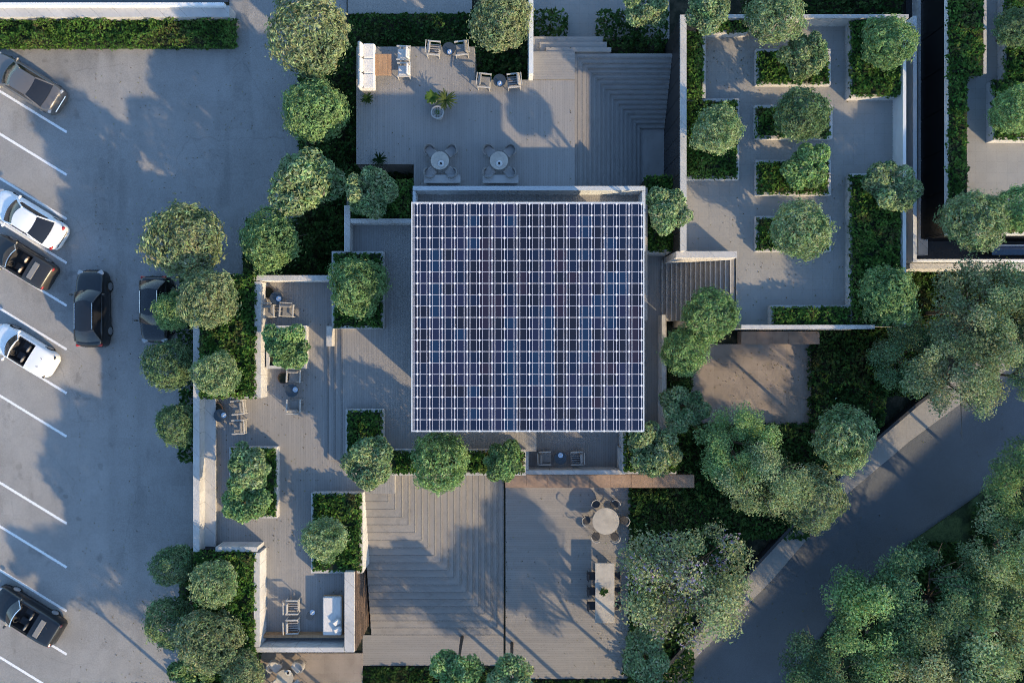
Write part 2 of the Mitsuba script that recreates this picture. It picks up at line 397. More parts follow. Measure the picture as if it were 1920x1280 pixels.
# screen wall with tall dark panels facing the sunken court
x0, x1, y0, y1 = rect(1277, 28, 1286, 470, 5.0)
key = tag('screen_wall', 'tall dark panelled screen wall with pale cap, right of the sunken stepped court', 'wall')
put(key + '__cap', mikit.ply(box(x0 - 0.04, x1 + 0.04, y0, y1, 4.88, 5.0), 'm_wall'))
put(key + '__core', mikit.ply(box(x0 + 0.06, x1, y0, y1, 0, 4.88), 'm_wall'))
e = np.linspace(y0 + 0.03, y1 - 0.03, 13)
for i in range(12):
    put(key + '__panel' + (f'_{i:03d}' if i else ''), mikit.ply(box(x0, x0 + 0.055, e[i] + 0.02, e[i + 1] - 0.02, 0.3, 4.87), 'm_dark_metal'))
# dark stone cladding outside the daybed wall: courses as pieces
x0, x1, y0, y1 = rect(646, 1072, 664, 1222, 4.1)
key = tag('stone_cladding', 'dark brown stone face below the broad pale wall cap beside the stairs', 'wall')
for i in range(14):
    put(key + '__course' + (f'_{i:03d}' if i else ''), mikit.ply(box(x1 + 0.003, x1 + 0.05 + 0.02 * (i % 2), y0, y1, 0.02 + 0.28 * i, 0.02 + 0.28 * i + 0.262), 'm_cladding'))
# ledges and benches
for a, b, c, d, z, mt, lab, nm, ct in [
    (378, 748, 404, 1024, 3.4, 'm_wall', 'long beige stone bench along the terrace wall beside the parking lane', 'bench', 'bench'),
    (795, 328, 863, 343, 3.55, 'm_concrete_pot', 'grey bench below the left of the two round dining tables', 'bench', 'bench'),
    (905, 328, 972, 343, 3.55, 'm_concrete_pot', 'grey bench below the right of the two round dining tables', 'bench', 'bench'),
    (490, 1190, 646, 1195, 3.5, 'm_wood', 'thin brown wooden rail below the daybed', 'rail', 'rail')]:
    key = numbered(nm)
    if ct == 'bench':
        tag(key, lab, ct); put(key + '__seat', mikit.ply(pbox(a, b, c, d, z, z - 0.1), mt)); put(key + '__base', mikit.ply(pbox(a + 2, b + 2, c - 2, d - 2, z - 0.1, 2.99), mt))
    else:
        put(key, mikit.ply(pbox(a, b, c, d, z, 2.99), mt)); tag(key, lab, ct)
for (a, b, c, d, z, nn, lab) in ((947, 890, 1302, 914, 0.7, 9, 'long brown stone ledge below the balcony parapet'), (1390, 621, 1537, 645, 0.8, 5, 'brown stone ledge above the shaded patio')):
    key = tag(numbered('stone_ledge'), lab, 'ledge')
    x0, x1, y0, y1 = rect(a, b, c, d, z)
    e = np.linspace(x0, x1, nn + 1)
    for i in range(nn):
        put(key + '__slab' + (f'_{i:03d}' if i else ''), mikit.ply(box(e[i] + 0.006, e[i + 1] - 0.006, y0, y1, 0, z - 0.008 * (i % 3)), 'm_brown_stone'))

# ---------------------------------------------------------------- house and solar roof
ROOF = 7.4
x0, x1, y0, y1 = rect(772, 380, 1207, 808, ROOF)
key = tag('villa', 'flat roofed villa under the square solar array', 'villa')
put(key + '__roof', mikit.ply(box(x0, x1, y0, y1, ROOF - 0.35, ROOF - 0.06), 'm_roof_deck'))
put(key + '__roof_edge', mikit.ply(cat(box(x0 - 0.03, x1 + 0.03, y0 - 0.03, y0 + 0.04, ROOF - 0.36, ROOF + 0.01), box(x0 - 0.03, x1 + 0.03, y1 - 0.04, y1 + 0.03, ROOF - 0.36, ROOF + 0.01), box(x0 - 0.03, x0 + 0.04, y0 + 0.042, y1 - 0.042, ROOF - 0.36, ROOF + 0.01), box(x1 - 0.04, x1 + 0.03, y0 + 0.042, y1 - 0.042, ROOF - 0.36, ROOF + 0.01)), 'm_roof_edge'))
put(key + '__wall', mikit.ply(box(x0 + 1.1, x1 - 0.7, y0 + 1.1, y1 - 0.9, 0.9, ROOF - 0.36), 'm_wall'))
i = 0
for sx in range(4):
    a = x0 + 1.5 + sx * 2.55
    for yy, oo in ((y0 + 1.08, 0), (y1 - 0.92, 0)):
        w = key + '__window' + (f'_{i:03d}' if i else ''); i += 1
        put(w, mikit.ply(box(a, a + 2.2, yy - 0.02, yy + 0.04, 3.6, 5.8), 'm_black_glass'))
for sy in range(4):
    a = y0 + 1.5 + sy * 2.5
    for xx in (x0 + 1.08, x1 - 0.72):
        w = key + '__window' + (f'_{i:03d}' if i else ''); i += 1
        put(w, mikit.ply(box(xx - 0.02, xx + 0.04, a, a + 2.1, 3.6, 5.8), 'm_black_glass'))
for i, (a, b, c, d) in enumerate(((774, 349, 1210, 357), (774, 358, 779, 420), (1204, 358, 1210, 470))):
    put(key + '__parapet' + (f'_{i:03d}' if i else ''), mikit.ply(pbox(a, b, c, d, 4.6, 0.5), 'm_roof_edge'))

key = tag('solar_array', 'square blue black solar array with white grid lines covering the villa roof', 'solar array')
xs, ys = 23.35, 21.27
sc = (CAM_H - ROOF) / FOC
cells = []
for r in range(20):
    for c in range(-1, 18):
        a, b = 782.5 + xs * c, 782.5 + xs * (c + 1)
        a = max(a, 775.0)
        cells.append((a, 382.3 + ys * r, b, 382.3 + ys * (r + 1), r, c))
cells.sort(key=lambda q: math.hypot((q[0] + q[2]) / 2 - 990, (q[1] + q[3]) / 2 - 595))
rest = {}
for i, (a, b, c, d, r, cc) in enumerate(cells):
    h = (cc * 7 + 3) % 11
    blue = 2.6 * (meshkit.noise(np.array([[cc * 0.42, r * 0.16, 1.0]]), 5)[0] - 0.45) + 0.7 * math.sin(cc * 2.1) + (1.1 if cc > 12 and abs((r * 0.8 + cc) % 9 - 4) < 2 else 0) + rng.normal() * 0.4
    mt = 2 if blue > 0.95 else 1 if blue > 0.35 else 3 if blue < -1.1 else 0 if blue < 0 else 4
    m = box(*rect(a + 0.7, b + 0.7, c - 0.7, d - 0.7, ROOF), ROOF - 0.055, ROOF)
    if i < 300:
        put(key + '__cell' + (f'_{i:03d}' if i else ''), mikit.ply(m, f'm_cell_{mt}'))
    else:
        rest.setdefault(mt, []).append(m)
m = cat(*[x for v in rest.values() for x in v])
put(key + '__outer_cells', mikit.ply(m, 'm_cell_4')); tag(key + '__outer_cells', kind='stuff')
g = []
for c in range(19):
    a = 782.5 + xs * c
    for off, w in ((0, 1.0), (5.4, 0.65), (17.8, 0.65)):
        if a + off < 1205:
            g.append(box(*rect(a + off - w / 2 - 0.25, 382, a + off + w / 2 + 0.25, 808, ROOF), ROOF - 0.05, ROOF + 0.012))
g.append(box(*rect(775.6, 382, 777, 808, ROOF), ROOF - 0.05, ROOF + 0.012))
put(key + '__busbar', mikit.ply(cat(*g), 'm_grid_line')); tag(key + '__busbar', kind='stuff')
g = [box(*rect(774, 382.3 + ys * r - 0.6, 1206, 382.3 + ys * r + 0.6, ROOF), ROOF - 0.05, ROOF + 0.008) for r in range(21)]
put(key + '__grid_line', mikit.ply(cat(*g), 'm_grid_line')); tag(key + '__grid_line', kind='stuff')
g = [box(*rect(782.5 + xs * c - 1.5, 382.3 + ys * r - 1.6, 782.5 + xs * c + 1.5, 382.3 + ys * r + 1.6, ROOF), ROOF - 0.05, ROOF + 0.017) for r in range(21) for c in range(19)]
put(key + '__solder_pad', mikit.ply(cat(*g), 'm_solder')); tag(key + '__solder_pad', kind='stuff')

# ---------------------------------------------------------------- neighbour house with the light well
key = tag('neighbour_house', 'dark glazed neighbouring house with its own roof garden, past the light well', 'house')
put(key + '__deck', mikit.ply(pbox(1782, -500, 2400, 436, 4.0, 3.5), 'm_garden_paving'))
x0, x1, y0, y1 = rect(1782, -500, 2400, 436, 4.0)
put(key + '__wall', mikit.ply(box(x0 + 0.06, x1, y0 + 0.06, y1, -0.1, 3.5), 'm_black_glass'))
i = 0
for a in np.arange(y0 + 0.1, y1 - 2, 2.4)[:9]:
    put(key + '__window' + (f'_{i:03d}' if i else ''), mikit.ply(box(x0 + 0.02, x0 + 0.058, a, a + 2.3, 0.2, 3.4), 'm_black_glass')); i += 1
for a in np.arange(x0 + 0.2, x0 + 9, 2.4)[:4]:
    put(key + '__window' + (f'_{i:03d}' if i else ''), mikit.ply(box(a, a + 2.3, y0 + 0.02, y0 + 0.058, 0.2, 3.4), 'm_black_glass')); i += 1
put(key + '__parapet', mikit.ply(cat(pbox(1778, -500, 1783, 440, 4.3, 3.9), pbox(1784, 434, 2400, 440, 4.3, 3.9)), 'm_coping'))
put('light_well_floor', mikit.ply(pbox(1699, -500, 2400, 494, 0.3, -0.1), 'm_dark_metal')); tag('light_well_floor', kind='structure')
put('light_well_ledge', mikit.ply(pbox(1722, -500, 1740, 478, 1.0, 0.2), 'm_wall')); tag('light_well_ledge', 'grey ledge along the dark light well', 'ledge')
x0, x1, y0, y1 = rect(1860, 462, 2100, 478, 1.2)
key = tag('glass_canopy', 'blue glass canopy at the foot of the neighbouring house', 'canopy')
put(key + '__pane', mikit.ply(box(x0, x1, y0, y1, 1.15, 1.2), 'm_blue_glass'))
put(key + '__frame', mikit.ply(box(x0, x1, y1, y1 + 0.12, 1.1, 1.24), 'm_coping'))


# an unseen long block of flats past the lower right corner of the picture, parallel to the road: added so that its shade lies on the road
key = tag('added_shade_block', 'unseen block of flats added to shade the road, beyond the far verge', 'shade_block')
bx, by = W(1958, 1610, 0)
RB = T().translate([bx, by, 0]).rotate([0, 0, 1], 43.0)
put(key + '__wall', mikit.ply(box(-45, 75, -10, 0, 0, BLOCK_H), 'm_wall'), RB)
put(key + '__roof', mikit.ply(box(-45.3, 75.3, -10.3, 0.3, BLOCK_H + 0.003, BLOCK_H + 0.3), 'm_roof_deck'), RB)
wm = mikit.ply(box(-0.9, 0.9, -0.05, 0.03, 0, 1.5), 'm_black_glass')
for i, (a, z) in enumerate([(a, z) for a in np.arange(-42, 74, 4.0) for z in np.arange(1.2, BLOCK_H - 2, 3.0)]):
    put(key + '__window' + (f'_{i:03d}' if i else ''), wm, RB @ T().translate([a, 0.02, z]))

# ---------------------------------------------------------------- parking bays
DIRX, DIRY = math.cos(math.radians(31.5)), -math.sin(math.radians(31.5))
for i, yy in enumerate((248, 328, 411, 493, 573, 655, 737, 818, 981, 1063, 1145, 1226, 1308, 899 - 818 + 818)):
    if i == 13:
        continue
    ex, ey = W(125, yy, 0.01)
    L = 8.6
    q = np.array([[ex, ey], [ex - L * DIRX, ey - L * DIRY]])
    nn = np.array([-DIRY, DIRX]) * 0.075
    g = trimesh.creation.extrude_polygon(Polygon([q[0] - nn, q[1] - nn, q[1] + nn, q[0] + nn]), 0.004, engine='earcut')
    g.apply_translation([0, 0, 0.008])
    key = numbered('bay_line'); put(key, mikit.ply(g, 'm_white_paint')); tag(key, kind='structure')

# ---------------------------------------------------------------- planting
GREENS = {'hedge': [(0.045, 0.105, 0.03), (0.07, 0.16, 0.038), (0.14, 0.26, 0.06), (0.11, 0.115, 0.055)],
          'under': [(0.03, 0.07, 0.022), (0.05, 0.11, 0.034), (0.09, 0.165, 0.05), (0.06, 0.075, 0.035)]}


def tint(kind, pts, seed):
    """Base colours for leaves: each shoot (a patch of a few decimetres) takes one of the kind's greens."""
    r = np.random.default_rng(seed)
    pal = np.array(GREENS[kind])
    t = meshkit.noise(np.asarray(pts) * 1.3, seed)
    w = np.clip(t * 4.2 - 0.7 + 0.5 * r.normal(size=len(pts)), 0, len(pal) - 1.001)
    i = w.astype(int)
    return pal[i] + (pal[np.minimum(i + 1, len(pal) - 1)] - pal[i]) * (w - i)[:, None]


def hedge_mesh(px, z0, h, density, size, seed, kind='hedge'):
    x0, x1, y0, y1 = rect(*px, z0 + h * 0.7)
    r = np.random.default_rng(seed)
    area = (x1 - x0) * (y1 - y0)
    n = int(area * density)
    x, y = r.uniform(x0 - 0.08, x1 + 0.08, n), r.uniform(y0 - 0.08, y1 + 0.08, n)
    top = z0 + h * (0.45 + 1.1 * (meshkit.fbm(np.c_[x * 2.4, y * 2.4, x * 0], 3, seed) - 0.1))
    edge = np.minimum(np.minimum(x - x0, x1 - x), np.minimum(y - y0, y1 - y))
    top = np.where(edge < 0.2, z0 + (top - z0) * (0.65 + 1.7 * np.clip(edge, 0, 0.2)), top)
    z = top - np.abs(r.normal(size=n)) * 0.22 * h
    c = np.c_[x, y, z]
    nrm = np.c_[r.normal(size=(n, 2)) * 0.75, 0.5 + np.abs(r.normal(size=n)) * 0.7]
    return leaves(c, nrm, size, tint(kind, c, seed), seed)


def hedge(px, z0, h, label, density=230, size=0.2, group=None):
    key = numbered('hedge'); tag(key, label, 'hedge', group)
    m, col = hedge_mesh(px, z0, h, density, size, 100 + _count['hedge'])
    put(key + '__foliage', mikit.ply(m, 'm_leaf', color=col))
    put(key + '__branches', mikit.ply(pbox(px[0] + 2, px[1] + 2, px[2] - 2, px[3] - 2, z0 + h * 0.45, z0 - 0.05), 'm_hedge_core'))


def planter(px, zt, label, walls='nsew', wpx=6, zb=-0.1, mt='m_wall'):
    key = numbered('planter'); tag(key, label, 'planter')
    a, b, c, d = px
    parts = []
    if 'n' in walls: parts.append(pbox(a, b, c, b + wpx, zt, zb))
    if 's' in walls: parts.append(pbox(a, d - wpx, c, d, zt, zb))
    if 'w' in walls: parts.append(pbox(a, b + (wpx if 'n' in walls else 0) + 0.05, a + wpx, d - (wpx if 's' in walls else 0) - 0.05, zt, zb))
    if 'e' in walls: parts.append(pbox(c - wpx, b + (wpx if 'n' in walls else 0) + 0.05, c, d - (wpx if 's' in walls else 0) - 0.05, zt, zb))
    if parts:
        put(key + '__rim', mikit.ply(cat(*parts), mt))
    put(key + '__soil', mikit.ply(pbox(a + 1, b + 1, c - 1, d - 1, zt - 0.12, zb), 'm_soil'))


PL = [  # px, top, hedge height, walls, name used in labels, hedge?
    ((374, 516, 477, 745), 3.95, 0.55, '', 'left of the top left terrace seats', 1),
    ((499, 610, 574, 691), 3.5, 0.3, 'nsew', 'between the two pairs of left terrace armchairs', 0),
    ((364, 1036, 476, 1300), 3.9, 0.55, '', 'filling the bottom left terrace corner', 1),
    ((430, 838, 519, 971), 3.5, 0.35, 'nsew', 'in the middle of the left terrace, holding two trees', 1),
    ((583, 924, 680, 1074), 3.55, 0.4, 'nwse', 'above the white daybed', 1),
    ((622, 471, 719, 616), 3.95, 0.4, 'nsew', 'left of the solar roof, holding a big round tree', 1),
    ((648, 767, 719, 888), 3.9, 0.4, 'nsew', 'left of the solar roof\'s lower corner', 1),
    ((656, 338, 772, 411), 3.6, 0.55, '', 'at the upper left corner of the solar roof', 1),
    ((735, 843, 986, 891), 3.95, 0.4, 'nes', 'along the top of the broad stairs', 1),
    ((1168, 812, 1268, 888), 2.6, 0.5, 'ws', 'right of the dark balcony', 1),
    ((1212, 330, 1277, 474), 2.6, 0.5, 's', 'between solar roof and roof garden', 1),
    ((1288, 185, 1386, 336), 3.7, 0.45, 'nes', 'along the left wall of the roof garden', 1),
    ((1288, 60, 1323, 184), 3.9, 0.5, 'e', 'narrow in the top left corner of the roof garden', 1),
    ((1324, 36, 1402, 62), 3.9, 0.5, 's', 'at the top edge of the roof garden', 1),
    ((1418, 92, 1558, 159), 3.65, 0.42, 'nsew', 'topmost of the four in the roof garden column', 1),
    ((1416, 197, 1561, 260), 3.65, 0.42, 'nsew', 'second from top of the four in the roof garden column', 1),
    ((1418, 300, 1558, 366), 3.65, 0.42, 'nsew', 'third from top of the four in the roof garden column', 1),
    ((1418, 405, 1558, 471), 3.65, 0.42, 'nsew', 'lowest of the four in the roof garden column', 1),
    ((1594, 36, 1692, 182), 3.9, 0.55, 'ws', 'in the top right corner of the roof garden', 1),
    ((1594, 325, 1692, 608), 3.9, 0.55, 'wn', 'long on the right side of the roof garden', 1),
    ((1446, 572, 1592, 608), 3.9, 0.5, 'wn', 'along the lower edge of the roof garden', 1),
    ((1784, -40, 1850, 138), 4.6, 0.6, 'e', 'upper bed on the neighbouring roof, beside the light well', 1),
    ((1784, 139, 1814, 410), 4.6, 0.5, '', 'narrow strip on the neighbouring roof, beside the light well', 1),
    ((1862, 150, 1980, 263), 4.6, 0.5, 'ws', 'on the neighbouring roof under the tree at the right edge', 1),
    ((1884, -40, 1980, 149), 4.6, 0.5, 'w', 'in the top right corner on the neighbouring roof', 1),
    ((1784, 412, 1980, 433), 4.6, 0.4, '', 'on the lower edge of the neighbouring roof', 1),
]
for i, (px, zt, hh, wl, where, has) in enumerate(PL):
    planter(px, zt, f'stone planter {where}', wl, zb=3.95 if 'neighbour' in where else 0.0 if any(q in where for q in ('broad stairs', 'balcony', 'between solar roof', 'daybed', 'lower corner')) else 2.9)
    q = 5 if wl else 0
    if has:
        hedge((px[0] + (q if 'w' in wl else 0), px[1] + (q if 'n' in wl else 0), px[2] - (q if 'e' in wl else 0), px[3] - (q if 's' in wl else 0)), zt - 0.1, hh + 0.1, f'leafy hedge in the planter {where}')
hedge((-60, 33, 440, 85), 0.0, 0.95, 'long clipped dark green hedge above the parked bronze car', 330, 0.16)


def bed(px, z, h, density, size, seed, key='undergrowth'):
    m, col = hedge_mesh(px, z, h, density, size, seed, 'under')
    return m, col


beds = [((560, 88, 668, 470), 0.1, 1.0), ((456, 410, 650, 516), 0.1, 1.0), ((656, 26, 888, 89), 0.1, 0.5), ((886, 20, 992, 150), 0.1, 1.1), ((668, 308, 776, 340), 0.1, 1.1),
        ((1000, 18, 1062, 97), 0.1, 1.3), ((1122, 18, 1252, 97), 0.1, 1.3), ((334, 500, 364, 866), 0.0, 0.8), ((336, 1030, 365, 1300), 0.0, 0.8), ((365, 1222, 484, 1300), 0.1, 0.8),
        ((1250, 640, 1298, 890), 0.0, 0.7), ((1182, 914, 1300, 1290), 0.0, 0.7), ((1300, 796, 1520, 1010), 0.0, 0.7), ((1522, 616, 1660, 800), 0.0, 0.9), ((1640, 505, 1760, 740), 0.0, 0.8),
        ((1760, 505, 2000, 600), 0.0, 0.8), ((1520, 800, 1590, 880), 0.0, 0.6), ((1300, 1010, 1400, 1090), 0.0, 0.6), ((682, 1254, 944, 1340), 0.0, 0.25), ((946, 1278, 1180, 1340), 0.0, 0.25), ((1600, 1150, 1700, 1300), 0.1, 0.7), ((1490, 1285, 1600, 1330), 0.1, 0.7), ((1720, 1020, 1860, 1150), 0.1, 0.7), ((1830, 950, 1960, 1020), 0.1, 0.7), ((1700, 1150, 1960, 1300), 0.1, 0.7), ((1394, 26, 1590, -60 + 90), 0.1, 0.8),
        ((1400, -60, 1694, 26), 0.1, 1.2)]
ms, cs = [], []
for i, (px, z, h) in enumerate(beds):
    a = (min(px[0], px[2]), min(px[1], px[3]), max(px[0], px[2]), max(px[1], px[3]))
    m, col = bed(a, z, h, 120, 0.26, 300 + i)
    ms.append(m); cs.append(col)
put('undergrowth', mikit.ply(trimesh.Trimesh(np.vstack([m.vertices for m in ms]), np.vstack([m.faces + o for m, o in zip(ms, np.cumsum([0] + [len(m.vertices) for m in ms[:-1]]))]), process=False), 'm_leaf', color=np.vstack(cs)))
tag('undergrowth', 'dark leafy undergrowth between the trees and terraces', 'undergrowth', kind='stuff')

SAGE = [(0.263, 0.363, 0.184), (0.371, 0.464, 0.243), (0.188, 0.302, 0.148)]
OLIVE = [(0.355, 0.395, 0.215), (0.293, 0.357, 0.191), (0.202, 0.277, 0.148)]
FRESH = [(0.234, 0.376, 0.157), (0.311, 0.461, 0.193), (0.173, 0.291, 0.133)]
DEEP = [(0.142, 0.24, 0.124), (0.187, 0.285, 0.14), (0.248, 0.325, 0.169)]


def pick(pal, c, seed, f):
    pal = np.array(pal)
    t = np.clip(meshkit.noise(c * f, seed) * 3.4 - 0.7, 0, 1.999)
    i = t.astype(int)
    return pal[i] + (pal[np.minimum(i + 1, 2)] - pal[i]) * (t - i)[:, None]


def round_crown(seed, pal, n=9500, size=0.092):
    """A clipped, nearly round crown of radius 1 made of small leaves on a bumpy surface."""
    r = np.random.default_rng(seed)
    d = r.normal(size=(n, 3)); d /= np.linalg.norm(d, axis=1, keepdims=True)
    bump = meshkit.fbm(d * 2.4 + seed, 2, seed)
    tuft = meshkit.noise(d * 6.5, seed + 3)
    wide = meshkit.noise(d * 1.25 + seed * 3.7, seed + 8)
    rad = 0.70 + 0.22 * bump + 0.42 * (wide - 0.45) + 0.17 * (tuft - 0.5) * 2 - np.abs(r.normal(size=n)) * 0.07 + (r.random(n) < 0.08) * r.uniform(0, 0.16, n)
    gap = (meshkit.noise(d * 3.3 + 5, seed + 21) < 0.2) & (r.random(n) < 0.8)
    rad = np.where(gap, rad - 0.2, rad)
    c = d * rad[:, None] * [1.04, 1.04, 0.84]
    col = pick(pal, c, seed, 2.2) * (0.74 + 0.46 * tuft)[:, None]
    return leaves(c, d + 0.9 * r.normal(size=(n, 3)), size, col, seed, 0.38)


def lobed_crown(seed, pal, n=5600, size=0.13, lobes=17):
    """An open crown of separate leafy clumps with gaps between them."""
    r = np.random.default_rng(seed)
    a = np.arange(lobes) * 2.4 + r.uniform(0, 6)
    q = np.sqrt(r.uniform(0.02, 1, lobes)) * 0.68
    cen = np.c_[q * np.cos(a), q * np.sin(a), r.uniform(-0.28, 0.42, lobes) * (1.15 - q)]
    rr = r.uniform(0.20, 0.36, lobes)
    w = r.choice(lobes, n, p=rr**2 / (rr**2).sum())
    d = r.normal(size=(n, 3)); d[:, 2] = np.abs(d[:, 2]) * 0.9 - 0.25; d /= np.linalg.norm(d, axis=1, keepdims=True)
    c = cen[w] + d * (rr[w] * r.uniform(0.65, 1.08, n))[:, None] * [1, 1, 0.8]
    t = pick(pal, c, seed, 2.5) * (0.8 + 0.4 * r.random(lobes))[w][:, None]
    return leaves(c, d + 0.6 * r.normal(size=(n, 3)), size, t, seed, 0.45)


def big_crown(seed, pal, n=14000, size=0.048, lobes=46, flowers=0.0):
    """A large spreading crown: many clumps of small leaves through the volume, the outline broken."""
    r = np.random.default_rng(seed)
    d = r.normal(size=(lobes, 3)); d[:, 2] = d[:, 2] * 0.6 + 0.25; d /= np.linalg.norm(d, axis=1, keepdims=True)
    cen = d * (r.uniform(0.25, 0.86, lobes) ** 0.7)[:, None] * [1, 1, 0.62]
    rr = r.uniform(0.13, 0.27, lobes)
    w = r.choice(lobes, n, p=rr**2 / (rr**2).sum())
    e = r.normal(size=(n, 3)); e[:, 2] += 0.3; e /= np.linalg.norm(e, axis=1, keepdims=True)
    c = cen[w] + e * (rr[w] * r.uniform(0.45, 1.25, n))[:, None] * [1, 1, 0.75]
    t = pick(pal, c, seed, 2.0) * (0.75 + 0.5 * r.random(lobes))[w][:, None]
    if flowers:
        f = (r.random(n) < flowers) & (r.random(lobes) < 0.5)[w]
        t[f] = np.array([0.30, 0.26, 0.40]) * r.uniform(0.7, 1.2, (f.sum(), 1))
    return leaves(c, e + 0.9 * r.normal(size=(n, 3)), size, t, seed, 0.55)


PALS = {('round', 0): SAGE, ('round', 1): FRESH, ('round', 2): OLIVE, ('round', 3): DEEP, ('lobed', 0): SAGE, ('lobed', 1): FRESH, ('lobed', 2): SAGE, ('big', 0): SAGE, ('big', 1): OLIVE, ('big', 2): DEEP, ('big', 3): FRESH, ('big', 9): OLIVE}


def trunk_mesh(seed, h, cz, R, kind):
    """A tapered trunk that leans a little, with limbs reaching into the crown (crown centre at height h)."""
    r = np.random.default_rng(seed)
    fork = np.array([r.normal() * 0.08, r.normal() * 0.08, h * 0.62])
    rad = 0.055 + 0.022 * R
    parts = [rod([0, 0, -0.1], fork * [0.4, 0.6, 0.5], rad * 1.25, rad, 8), rod(fork * [0.4, 0.6, 0.5], fork, rad, rad * 0.8, 8)]
    for k in range(6 if kind != 'big' else 9):
        a = k * 2.4 + r.uniform(0, 1)
        e = np.array([math.cos(a) * R * r.uniform(0.35, 0.7), math.sin(a) * R * r.uniform(0.35, 0.7), h + R * r.uniform(-0.1, 0.45)])
        mid = fork + (e - fork) * 0.5 + r.normal(size=3) * R * 0.06
        parts += [rod(fork, mid, rad * 0.55, rad * 0.36), rod(mid, e, rad * 0.36, rad * 0.12)]
        e2 = mid + (e - mid) * 0.6 + r.normal(size=3) * R * 0.25
        parts.append(rod(mid, e2, rad * 0.28, rad * 0.1, 5))
    return cat(*parts)


